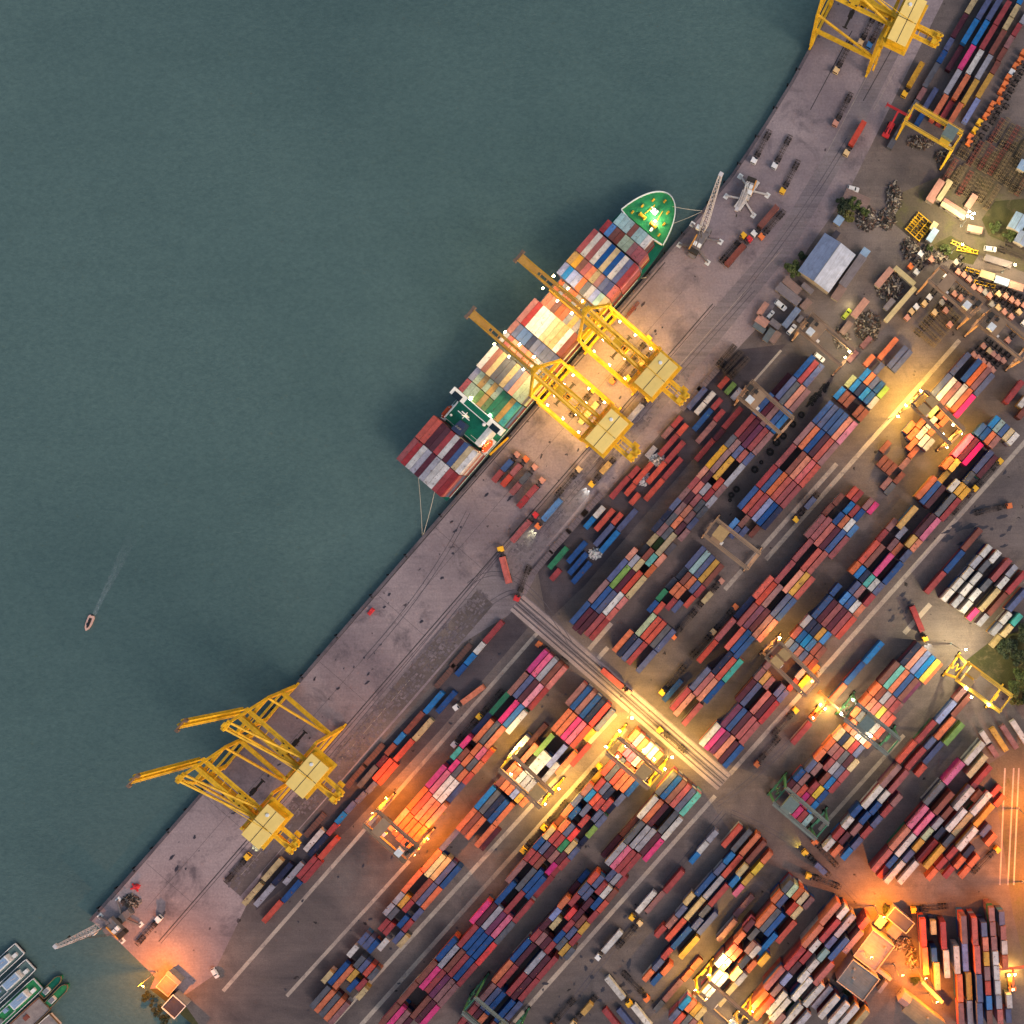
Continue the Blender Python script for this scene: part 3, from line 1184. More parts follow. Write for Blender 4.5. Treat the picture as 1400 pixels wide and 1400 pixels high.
# forecastle, raised above the main deck
FX = 148.6
fo = [(x, y) for x, y in top if x > FX]
ysL = BEAM / 2 + (BEAM / 2) * (1 - ((FX - 130) / (LEN - 130)) ** 2.6) ** .52
ysR = BEAM - ysL
fpoly = [(FX, ysR)] + [p for p in fo if p[1] < BEAM / 2] + [p for p in fo if p[1] >= BEAM / 2] + [(FX, ysL)]
mb = MB(); mb.prism(fpoly, ZD + .01, ZD + 2.6)
fcs = mb.build('forecastle_deck', M_GDECK, ship)
mb = MB()
for i in range(len(fpoly) - 1):                       # white bulwark round the bow
    a, b = fpoly[i], fpoly[i + 1]
    mb.beam((a[0], a[1], ZD + 3.1), (b[0], b[1], ZD + 3.1), .35, 1.0)
mb.build('bulwark', M_WHITE, ship)
mb = MB(); mb.beam((FX - .2, ysR + .4, ZD + 3.3), (FX - 2.0, BEAM / 2, ZD + 3.6), .4, 2.2); mb.beam((FX - 2.0, BEAM / 2, ZD + 3.6), (FX - .2, ysL - .4, ZD + 3.3), .4, 2.2)
mb.build('breakwater', M_WHITE, ship)
fz = ZD + 2.6
for x, y in ((151, 5.5), (151, 21), (156, 7), (156, 19.5), (161, 9), (161, 17.5), (164, 13.3)):
    mb = MB()
    for dx in (-.45, .45): mb.tube((x + dx, y, fz), (x + dx, y, fz + .9), .32, n=10)
    mb.box((x, y, fz + .06), (1.7, .8, .12)); mb.build('mooring_bitts', M_FRAME, ship)
for y in (10.2, 16.4):
    mb = MB(); mb.tube((152.5, y - 1.2, fz + .9), (152.5, y + 1.2, fz + .9), .75, n=12); mb.box((152.5, y - 1.5, fz + .7), (1.7, .3, 1.4)); mb.box((152.5, y + 1.5, fz + .7), (1.7, .3, 1.4))
    mb.beam((154, y, fz + .3), (160, y + (13.3 - y) * .3, fz + .3), .35, .3); mb.build('anchor_winch', M_FRAME, ship)
mb = MB(); mb.tube((157.5, 13.3, fz), (157.5, 13.3, fz + 6.5), .45, .22, 10); mb.beam((157.5, 11.5, fz + 5), (157.5, 15.1, fz + 5), .2); mb.box((157.5, 13.3, fz + .6), (2.4, 2.0, 1.2))
mast = mb.build('foremast', M_WHITE, ship)
lamp(ship, (156.2, 13.3, fz + 5.6), (1, .95, .8), 260, BULBW, name='deck_lamp')
lamp(ship, (154, 10.2, fz + 3.0), (1, .85, .4), 260, BULB, name='deck_lamp')
mb = MB(); mb.box((150.5, 9.5, fz + .5), (1.8, 1.0, 1.0)); mb.build('deck_locker', M_WHITE, ship)
# house near the stern
HX0, HX1 = 25.6, 41.4; D_ = -8.6
mb = MB(); mb.box(((HX0 + 4 + HX1) / 2 - 1, BEAM / 2, ZD + 5.0), (HX1 - HX0 - 4, 20.0, 10.0)); house = mb.build('deckhouse', M_WHITE, ship)
mb = MB(); mb.box(((HX0 + 4 + HX1) / 2 - 1, BEAM / 2 + 1, ZD + 10.06), (HX1 - HX0 - 4.4, 17.0, .12)); mb.build('house_top_deck', M_GDARK, ship)
mb = MB(); mb.box((HX1 - 1.2, BEAM / 2, ZD + 11.5), (3.4, BEAM + 2.0, 2.9)); mb.build('bridge', M_WHITE, ship)
mb = MB(); mb.box((HX1 - 1.2, BEAM / 2, ZD + 13.02), (2.6, 13.0, .14)); mb.build('bridge_roof', M_GDARK, ship)
for y in (2.6, BEAM - 2.6):
    mb = MB(); mb.box((HX1 - 2.0, y, ZD + 13.05), (2.6, 4.4, .2)); mb.build('wing_roof', M_DKB, ship)
mb = MB(); mb.box((HX1 - 1.2 + 1.72, BEAM / 2, ZD + 11.8), (.08, BEAM + 1, 1.1)); mb.build('bridge_windows', M_DKB, ship)
mb = MB(); mb.prism([(36 + D_, 11.5), (41.5 + D_, 12.2), (41.5 + D_, 15.5), (36 + D_, 16.2)], ZD + 10.1, ZD + 16.0); mb.build('funnel', paint('funnel_dark', srgb(44, 56, 84), .5), ship)
for y in (12.9, 13.8, 14.8):
    mb = MB(); mb.tube((38.5 + D_, y, ZD + 16), (38.2 + D_, y, ZD + 17.6), .32, n=8); mb.build('exhaust_pipe', M_GREYM, ship)
mb = MB(); mb.tube((44.0 + D_, 15.0, ZD + 10.1), (44.0 + D_, 15.0, ZD + 21), .5, .25, 8); mb.beam((44 + D_, 11.8, ZD + 18.5), (44 + D_, 18.2, ZD + 18.5), .35); mb.beam((42.6 + D_, 15, ZD + 17), (46 + D_, 15, ZD + 17), .3); mb.box((45 + D_, 15, ZD + 19.5), (.5, 3.0, .4)); mb.build('radar_mast', M_WHITE, ship)
for k, (x, y, r) in enumerate(((46.3 + D_, 7.5, .9), (40.0 + D_, 21.0, .6))):
    mb = MB(); mb.tube((x, y, ZD + 10.1), (x, y, ZD + 11.2), .3, n=8); mb.tube((x, y, ZD + 11.2), (x, y, ZD + 11.9), r * .8, r, 12); mb.tube((x, y, ZD + 11.9), (x, y, ZD + 12.7), r, r * .4, 12); mb.build('satellite_dome', M_WHITE, ship)
for pts in (((39 + D_, 4.0), (47 + D_, 4.0)), ((39 + D_, 4.0), (39 + D_, 9)), ((38 + D_, 22.5), (46 + D_, 22.5))):
    mb = MB(); p, q = pts
    mb.beam((p[0], p[1], ZD + 11.1), (q[0], q[1], ZD + 11.1), .12); mb.beam((p[0], p[1], ZD + 10.6), (q[0], q[1], ZD + 10.6), .1)
    for t in (0, .25, .5, .75, 1): x = p[0] + (q[0] - p[0]) * t; y = p[1] + (q[1] - p[1]) * t; mb.beam((x, y, ZD + 10.0), (x, y, ZD + 11.1), .1)
    mb.build('railing', M_WHITE, ship)
for sgn, y in ((-1, 1.6), (1, BEAM - 1.6)):
    lb = MB()
    lb.tube((36 + D_, y, ZD + 5.2), (37.3 + D_, y, ZD + 5.2), .5, 1.35, 12); lb.tube((37.3 + D_, y, ZD + 5.2), (41.2 + D_, y, ZD + 5.2), 1.35, 1.35, 12); lb.tube((41.2 + D_, y, ZD + 5.2), (42.6 + D_, y, ZD + 5.2), 1.35, .45, 12)
    lb.box((39.4 + D_, y, ZD + 6.5), (1.8, 1.2, .7)); lb.build('lifeboat', M_ORNG, ship)
    dv = MB()
    for x in (36.8 + D_, 41.6 + D_): dv.beam((x, y - sgn * -1.2, ZD), (x, y, ZD + 7.4), .3)
    dv.box((39.2 + D_, y, ZD + 2.0), (8, 2.4, .25)); dv.build('davit', M_WHITE, ship)
lamp(ship, (HX1 + 1.0, 8, ZD + 12.6), (.85, 1, .6), 700, BULBW, name='deck_lamp'); lamp(ship, (HX1 + 1.0, 19, ZD + 12.6), (.85, 1, .6), 700, BULBW, name='deck_lamp')
lamp(ship, (40 + D_, 3.4, ZD + 8.5), (1, .9, .55), 450, BULB, name='deck_lamp')
# gangway on the quay side and rails along the deck edge
mb = MB(); mb.beam((28, -.5, ZD - .5), (39, -1.0, ZD - 4.2), .9, .3); mb.build('gangway', M_FRAME, ship)
mb = MB()
for y in (.15, BEAM - .15):
    mb.beam((2, y, ZD + 1.1), (130, y, ZD + 1.1), .08); mb.beam((2, y, ZD + .6), (130, y, ZD + .6), .06)
    for x in range(3, 130, 4): mb.beam((x, y, ZD), (x, y, ZD + 1.1), .08)
mb.build('railing', M_WHITE, ship)
# hatch covers and lashing bridges
SHIP_BAYS = []
def ship_local(px, py, z):
    p = P(px, py, z) - Vector((stern_q.x, stern_q.y, 0)); return p.dot(sw), -p.dot(sv)
RB = 2.52
BAYT = [  # tile ox oy, X Y of the first row (seaward side), length, colours, tiers
    (530, 480, 207, 960, 40, 'rrwlmlwwrr', 5), (530, 480, 394, 780, 40, 'RRmmrwmbcw', 5),
    (530, 480, 752, 338, 20, 'rqqLyL', 4), (530, 480, 838, 234, 20, 'lqyqyq', 4), (530, 480, 1065, 505, 40, 'GGyt', 4),
    (640, 380, 197, 775, 40, 'wzcggcsoqq', 5), (640, 380, 365, 600, 20, 'lroodoollg', 5), (640, 380, 452, 503, 20, 'dsbbnsssss', 5),
    (640, 380, 575, 328, 40, 'drwwwcccwz', 5), (640, 380, 800, 255, 20, 'oodoolylg', 2), (640, 380, 925, 130, 20, 'oloolygs', 2),
    (740, 250, 232, 880, 20, 'SBSSoglSTc', 5), (740, 250, 323, 765, 20, 'yyzrocdssR', 5), (740, 250, 455, 585, 40, 'rwrwbcbwsr', 5),
    (740, 250, 645, 440, 20, 'rBzzqqdrr', 4), (740, 250, 765, 360, 20, 'TTTzTTw', 4)]
ZB = DECK + 1.9
bay_x = []
for ox, oy, X, Y, L, cs, nt_ in BAYT:
    ztop = ZB + nt_ * CH
    lx, ly = ship_local(ox + X / 7, oy + Y / 7, ztop)
    bay_x.append([lx, L, cs, nt_, ly])
bay_x[4][0] = (bay_x[2][0] + bay_x[3][0]) / 2
spans = []
order = [i for i in sorted(range(len(bay_x)), key=lambda i: bay_x[i][0]) if i != 4]
prev = 1.5
for i in order:
    b = bay_x[i]; half = CL[b[1]] / 2
    if b[0] - half < prev + .35: b[0] = prev + .35 + half
    pass
    prev = b[0] + half
bay_x[4][0] = (bay_x[2][0] + bay_x[3][0]) / 2
print('bays', [(round(b[0], 1), b[1], round(b[4], 1)) for b in bay_x], LEN)
for i, (lx, L, cs, nt_, ly) in enumerate(bay_x):
    nrow = len(cs)
    y0 = BEAM / 2 + 4.5 * RB if i < 14 else BEAM / 2 + (nrow - 1) / 2 * RB
    if i in (9, 10): y0 -= RB * .5
    for k, ch in enumerate(cs):
        row = k + (6 if i == 4 else 0)
        y = y0 - row * RB
        w_ = stern_q + sw * lx - sv * y
        TOPS.append(dict(x=w_.x, y=w_.y, th=SHIP_TH, L=L, n=nt_, c=ch, z=ZB + (nt_ - 1) * CH, zb=ZB, where='aboard the container ship', grp='containers on the ship'))
    if i == 4: continue
    mb = MB(); wid = nrow * RB + .3 if i >= 14 else 10 * RB + .3
    mb.box((lx, BEAM / 2, ZD + .95), (CL[L] - .3, wid, 1.7)); mb.build('hatch_cover', M_FRAME if i in (9, 10) else M_HULLR, ship)
xs = sorted([(b[0] - CL[b[1]] / 2, b[0] + CL[b[1]] / 2, b[3]) for i, b in enumerate(bay_x) if i != 4])
for (a0, a1, t0), (c0_, c1_, t1) in zip(xs, xs[1:]):
    g = c0_ - a1
    if .5 < g < 6:
        mb = MB(); xm = (a1 + c0_) / 2; w_ = min(g - .24, .9); zt = ZD + 1.8 + min(t0, t1) * CH * .62
        for y in np.linspace(.8, BEAM - .8, 11): mb.beam((xm, y, ZD), (xm, y, zt), min(.18, w_))
        mb.box((xm, BEAM / 2, zt), (w_, BEAM - 1.2, .16)); mb.box((xm, BEAM / 2, ZD + 4.2), (w_, BEAM - 1.2, .14))
        mb.build('lashing_bridge', M_FRAME if abs(xm - bay_x[9][0]) < 14 else M_GREYM, ship)
# mooring lines
def rope(p, q, sag, name='mooring_line', label='', grp=None):
    mb = MB(); pts = []
    for i in range(9):
        t = i / 8; x = p.lerp(q, t); x.z -= sag * 4 * t * (1 - t); pts.append(x)
    for a, b in zip(pts, pts[1:]): mb.tube(a, b, .11, n=5)
    return tag(mb.build(name, M_ROPE), label, 'rope', grp)
def shipw(x, y, z): w_ = stern_q + sw * x - sv * y; return Vector((w_.x, w_.y, z - 3))
bq = P(960, 289); bq.z = .8
rope(shipw(164.5, 9.0, fz + .4), bq, .8, label='pale mooring line from the ship bow to the quay, upper strand', grp=None)
rope(shipw(159.0, 4.0, fz + .4), bq + Vector((-.4, -.4, 0)), .8, label='pale mooring line from the bow shoulder to the same bollard')
sq = P(578, 732); sq.z = .8
rope(shipw(0.3, 18.0, ZD - 1), sq, .8, label='pale mooring line from the stern corner away from the quay')
rope(shipw(0.3, 8.0, ZD - 1), sq + Vector((.5, .4, 0)), .8, label='pale mooring line from the stern corner beside the quay')
rope(shipw(130, 1.6, ZD - .5), P(884, 380, 0) + Vector((0, 0, .8)), .3, label='short breast line from the ship side to the quay')

# ------------------------------------------------------------------ put the containers down
TOPS.sort(key=lambda t: -CL[t['L']] * H / (H - t['z'] - CH) )
SIZE = {40: 'long', 20: 'short'}
quota = {40: 300, 20: 300}; rest = []
XY = np.array([(t['x'], t['y']) for t in TOPS]); LL_ = np.array([CL[t['L']] for t in TOPS]); TT = np.array([t['th'] for t in TOPS])
def neighbours(i):
    """colours of the boxes lying directly alongside, for the label"""
    t = TOPS[i]; d = XY - XY[i]; c, s_ = math.cos(t['th']), math.sin(t['th'])
    da = d[:, 0] * c + d[:, 1] * s_; db = d[:, 0] * s_ - d[:, 1] * c
    ok = (np.abs(TT - t['th']) < .02) & (np.abs(da) < (LL_ + CL[t['L']]) / 2 - 1.0)
    out = []
    for sg in (-1, 1):
        k = [(abs(da[j]), j) for j in np.where(ok & (sg * db > 2.0) & (sg * db < 3.6))[0]]
        if k: out.append(PAL[TOPS[min(k)[1]]['c']][3])
    return out
for i, t in enumerate(TOPS):
    if quota[t['L']] > 0:
        quota[t['L']] -= 1
        o = bpy.data.objects.new('%s_container' % SIZE[t['L']], CMESH[t['L']]); COL.objects.link(o)
        o.location = (t['x'], t['y'], t['z']); o.rotation_euler = (0, 0, t['th'] + (PI if rnd.random() < .5 else 0))
        setmat(o, CM[t['c']]); nb = neighbours(i)
        mid = ' between %s and %s' % tuple(nb) if len(nb) == 2 and nb[0] != nb[1] else (' between two %s' % nb[0] if len(nb) == 2 else (' beside %s' % nb[0] if nb else ' standing clear'))
        tag(o, '%s %s container%s %s' % (PAL[t['c']][3], SIZE[t['L']], mid, t['where']), 'container', t['grp'])
    else: rest.append(t)
print('tops', len(TOPS), 'rest', len(rest))
LOW = {L: container_bm(CL[L], False) for L in (40, 20)}
LOWV = {L: np.array(LOW[L].v) for L in LOW}; LOWF = {L: LOW[L].f for L in LOW}
def joined(name, items):
    vs, fs, ms = [], [], []; nv = 0
    for (x, y, z, th, L, ci) in items:
        v = LOWV[L]; c, s = math.cos(th), math.sin(th)
        vs.append(np.stack([x + v[:, 0] * c - v[:, 1] * s, y + v[:, 0] * s + v[:, 1] * c, z + v[:, 2]], 1))
        fs += [tuple(i + nv for i in f) for f in LOWF[L]]; ms += [ci] * len(LOWF[L]); nv += len(v)
    me = bpy.data.meshes.new(name); me.from_pydata(np.concatenate(vs).tolist(), [], fs)
    for k in CODES: me.materials.append(CM[k])
    me.polygons.foreach_set('material_index', ms); me.update()
    o = bpy.data.objects.new(name, me); COL.objects.link(o); return o
if rest:
    o = joined('container_stacks', [(t['x'], t['y'], t['z'], t['th'], t['L'], CODES.index(t['c'])) for t in rest])
    tag(o, 'many further short steel containers topping the yard stacks', 'containers', kind='stuff')
MIX = 'rrRRoozzmddbbBsswwlggyPnGu'
it_y, it_s = [], []
for t in TOPS:
    for k in range(t['n'] - 1):
        c = t['c'] if rnd.random() < .3 else rnd.choice(MIX)
        z = t['zb'] + k * CH if 'zb' in t else .05 + k * CH
        (it_s if 'zb' in t else it_y).append((t['x'], t['y'], z, t['th'], t['L'], CODES.index(c)))
tag(joined('lower_containers', it_y), 'mixed steel containers in the lower tiers of the yard stacks', 'containers', kind='stuff')
tag(joined('lower_ship_containers', it_s), 'mixed steel containers in the lower tiers on the ship', 'containers', kind='stuff')
# ------------------------------------------------------------------ ship-to-shore cranes
YEL = srgb(232, 178, 34)
M_CY = paint('crane_yellow', YEL, .5, 0, .45, .35); M_CROOF = paint('house_roof_yellow', srgb(244, 206, 116), .5, 0, .12, .2)
M_CDK = paint('machinery_dark', srgb(52, 46, 40), .7); M_TYRE = paint('tyre_black', srgb(24, 24, 26), .85)
M_GLASS = paint('cab_glass', srgb(24, 34, 44), .12)
def bogie(mb, x, y, along=5.2):
    mb.mi = 0; mb.box((x, y, 1.35), (along, .9, .8)); mb.box((x, y, 2.0), (1.4, 1.2, .8)); mb.mi = 1
    for k in (-.36, -.12, .12, .36):
        mb.tube((x + k * along, y - .3, .42), (x + k * along, y + .3, .42), .42, n=10)
def sts(loc, rz, boom_up, lit, label, house=(16.3, 9.3), trolley_y=-9.0):
    r = empty('quay_crane', loc, rz); tag(r, label, 'crane')
    G, LX = -28.2, 9.75
    for sx in (-1, 1):
        for y in (0, G):
            mb = MB(); bogie(mb, sx * (LX - .4), y); mb.build('bogie', [M_CY, M_CDK], r)
            mb = MB(); mb.beam((sx * LX, y, 2.2), (sx * LX, y, 16), 1.5, 1.5); mb.beam((sx * LX, y, 16), (sx * LX, y, 30.5 if y == 0 else 33), 1.25, 1.25); mb.build('leg', M_CY, r)
        mb = MB(); mb.beam((sx * LX, -.7, 16), (sx * LX, G + .7, 16), 1.3, 1.9); pb = mb.build('portal_beam', M_CY, r)
        mb = MB(); mb.beam((sx * (LX + .95), -1, 17.05), (sx * (LX + .95), G + 1, 17.05), .8, .08)
        for t in np.linspace(-1.5, G + 1.5, 9): mb.beam((sx * (LX + 1.3), t, 17), (sx * (LX + 1.3), t, 18), .07)
        mb.beam((sx * (LX + 1.3), -1, 18), (sx * (LX + 1.3), G + 1, 18), .07); mb.build('walkway', M_CY, r)
        mb = MB(); mb.beam((sx * LX, -.5, 29.3), (sx * LX, G + .5, 17.4), .8, .9); mb.build('diagonal_brace', M_CY, r)
        mb = MB(); mb.beam((sx * LX, 0, 30.3), (sx * 1.5, .6, 52), 1.0, 1.1); mb.build('apex_leg', M_CY, r)
        mb = MB(); mb.beam((sx * 1.6, .2, 51.6), (sx * 2.3, G, 34.6), .75, .8); mb.build('backstay', M_CY, r)
    for y in (0, G):
        mb = MB(); mb.beam((-LX, y, 2.9), (LX, y, 2.9), 1.1, 1.2); mb.build('sill_beam', M_CY, r)
        mb = MB(); mb.beam((-LX, y, 31.2), (LX, y, 31.2), 1.3, 1.6); mb.build('cross_beam', M_CY, r)
        mb = MB(); mb.beam((-LX, y, 15.4), (LX, y, 15.4), .9, 1.0); mb.build('cross_beam', M_CY, r)
    mb = MB(); mb.box((0, .6, 52.3), (4.6, 1.8, 1.2)); mb.box((0, 1.4, 53.2), (2.2, 1.0, .6))
    for sx in (-1, 1): mb.tube((sx * 1.3, .2, 53.3), (sx * 1.3, 1.3, 53.3), .5, n=10)
    mb.build('apex_head', M_CY, r)
    mb = MB(); mb.tube((0, 0, 52), (0, -49.5, 35.4), .16, n=6); mb.build('stay_rod', M_CY, r)
    mb = MB()
    for sx in (-1, 1): mb.beam((sx * 1.7, 3.5, 33.2), (sx * 1.7, -51, 33.2), .9, 1.9)
    for y in np.linspace(2, -50, 14): mb.beam((-1.7, y, 33.0), (1.7, y, 33.0), .4, .6)
    for sx in (-1, 1): mb.beam((sx * 2.75, 3, 34.1), (sx * 2.75, -50, 34.1), 1.0, .08)
    mb.build('main_girder', M_CY, r)
    hx, hy = house; yc = G - 7.2
    mb = MB(); mb.box((0, yc, 36.6), (hx, hy, 4.6)); h = mb.build('machinery_house', M_CY, r)
    mb = MB(); mb.box((0, yc, 39.0), (hx + .3, hy + .3, .25)); mb.build('roof', M_CROOF, h)
    mb = MB(); mb.box((0, yc, 39.16), (hx + .34, .25, .1)); mb.box((0, yc, 39.16), (.2, hy + .34, .08)); mb.build('roof_seam', M_CDK, h)
    mb = MB(); mb.tube((hx * .3, yc + hy * .2, 39.1), (hx * .3, yc + hy * .2, 39.7), .8, .7, 14); mb.build('roof_hatch', M_WHITE, h)
    mb = MB(); mb.box((0, yc, 34.2), (hx + 3.0, hy + 2.4, .2))
    for k in np.linspace(-1, 1, 9):
        for sy in (-1, 1): mb.beam((k * (hx / 2 + 1.4), yc + sy * (hy / 2 + 1.15), 34.2), (k * (hx / 2 + 1.4), yc + sy * (hy / 2 + 1.15), 35.4), .08)
    for sy in (-1, 1): mb.beam((-hx / 2 - 1.4, yc + sy * (hy / 2 + 1.15), 35.4), (hx / 2 + 1.4, yc + sy * (hy / 2 + 1.15), 35.4), .08)
    mb.build('house_platform', M_CY, r)
    mb = MB(); mb.box((0, -49.5, 34.5), (6.5, 3.2, .25)); mb.box((-1.6, -49.2, 35.4), (2.2, 2.0, 1.6)); mb.box((1.8, -50, 35.2), (1.6, 1.8, 1.2)); mb.box((3.6, -47.5, 32.0), (2.0, 3.0, .2))
    for k in (-3.2, 3.2): mb.beam((k, -51, 34.6), (k, -48, 35.7), .12); mb.beam((k, -51, 35.7), (k, -48, 35.7), .1)
    for k in (-1, 0, 1): mb.tube((k * 2 - .4, -51.2, 36), (k * 2 + .4, -51.2, 36), .55, n=10)
    mb.build('girder_end_platform', [M_CY], r)
    # boom, hinged at the waterside
    bo = empty('boom', (0, 4.0, 33.2)); own(bo, r)
    BL = 36.5 if not boom_up else 42.0; M_BO = M_CY if boom_up else paint('boom_ochre', srgb(190, 140, 62), .55, 0, .4, .3)
    mb = MB()
    for sx in (-1, 1):
        mb.beam((sx * 1.05, 0, 0), (sx * 1.05, BL, 0), .8, 1.5); mb.beam((sx * 1.7, 0, .9), (sx * 1.7, BL, .9), .5, .08)
        for y in np.arange(1, BL, 3.0): mb.beam((sx * 1.9, y, .9), (sx * 1.9, y, 1.6), .06)
    for y in np.arange(1.5, BL, 3.4): mb.beam((-1.6, y, -.1), (1.6, y, -.1), .35, .5)
    (mb if boom_up else mb.box((0, BL * .86, .7), (2.2, BL * .27, .2))); mb.build('boom_girder', M_BO, bo)
    mb = MB(); mb.box((0, BL + .4, .6), (6.4, 1.6, .3)); mb.box((-2.5, BL + .4, 1.2), (1.2, 1.4, 1.0)); mb.box((2.5, BL + .4, 1.2), (1.2, 1.4, 1.0)); mb.build('boom_tip', paint('tip_brown', srgb(120, 96, 80), .6), bo)
    if boom_up: bo.rotation_euler = (math.radians(83), 0, 0)
    else:
        for yy, zz in ((16, 34.6), (33, 34.6)):
            mb = MB()
            for sx in (-1, 1): mb.tube((sx * 1.4, 1.0, 51.8), (sx * 1.6, yy + 4, zz), .17, n=6)
            mb.build('forestay', M_CY, r)
    mb = MB(); ty = trolley_y
    mb.box((0, ty, 34.6), (5.2, 4.2, .6)); mb.mi = 1
    for sx in (-1, 1):
        for k in (-1.5, 1.5): mb.tube((sx * 2.0 - .2, ty + k, 34.9), (sx * 2.0 + .2, ty + k, 34.9), .45, n=10)
    mb.build('trolley', [M_CY, M_CDK], r)
    mb = MB(); mb.box((0, ty - 3.6, 30.6), (2.2, 2.2, 2.3)); mb.mi = 1; mb.box((0, ty - 2.47, 30.3), (1.9, .06, 1.5)); mb.box((0, ty - 3.6, 31.8), (1.4, 1.4, .06)); mb.build('operator_cab', [M_CY, M_GLASS], r)
    mb = MB(); mb.box((0, ty, 22), (12.2, 1.0, .5)); mb.box((0, ty, 22.6), (3.0, 2.0, .8))
    for sx in (-1, 1):
        mb.box((sx * 5.9, ty, 21.8), (.4, 2.44, .4))
        for k in (-.8, .8): mb.tube((sx * 1.3, ty + k, 22.8), (sx * 1.3, ty + k, 34.4), .05, n=4)
    mb.build('spreader', M_CDK, r)
    mb = MB()
    for i in range(8):
        z0, z1 = 2 + i * 3.9, 2 + (i + 1) * 3.9; a, b = (-.9, .9) if i % 2 == 0 else (.9, -.9)
        mb.beam((-LX + 2.4 + a, G - 1.6, z0), (-LX + 2.4 + b, G - 1.6, z1), .8, .12)
        mb.box((-LX + 2.4 + b, G - 1.6, z1), (1.0, 1.2, .1))
        for sx in (-1.5, 1.5): mb.beam((-LX + 2.4 + sx, G - 2.2, z0), (-LX + 2.4 + sx, G - 2.2, z1), .1)
    mb.build('stair_tower', M_CY, r)
    if lit:
        for sx in (-1, 1):
            for y in (-5, -14, -23): lamp(r, (sx * (LX - 1.0), y, 14.8), WARM, 560 * lit)
        for y in (-8, -20): lamp(r, (2.9, y, 32.0), WARM, 900 * lit); lamp(r, (-2.9, y, 32.0), WARM, 700 * lit)
        for y in (5, 13, 21): lamp(r, (3.4, y + 4, 33.0), COOLW, 520 * lit); lamp(r, (-3.4, y + 4, 33.0), COOLW, 520 * lit)
    return r
def railpt(a, b=-66): return P(*AB(a, b))
sts(railpt(169.6), TH, False, 1.0, 'floodlit yellow quay crane with lowered boom, nearer the ship deckhouse')
sts(railpt(263.6), TH, False, 1.0, 'floodlit yellow quay crane with lowered boom, nearer the ship bow', trolley_y=-14)
sts(railpt(-402), TH, True, 0, 'unlit yellow quay crane with raised boom, nearer the road crossing', trolley_y=-20)
sts(railpt(-486), TH, True, 0, 'unlit yellow quay crane with raised boom, nearer the quay end', trolley_y=-20)
sts(P(1122, 37), math.radians(64), True, 0, 'yellow quay crane with long ridged house at the curved quay', house=(20.5, 8.0), trolley_y=-12)

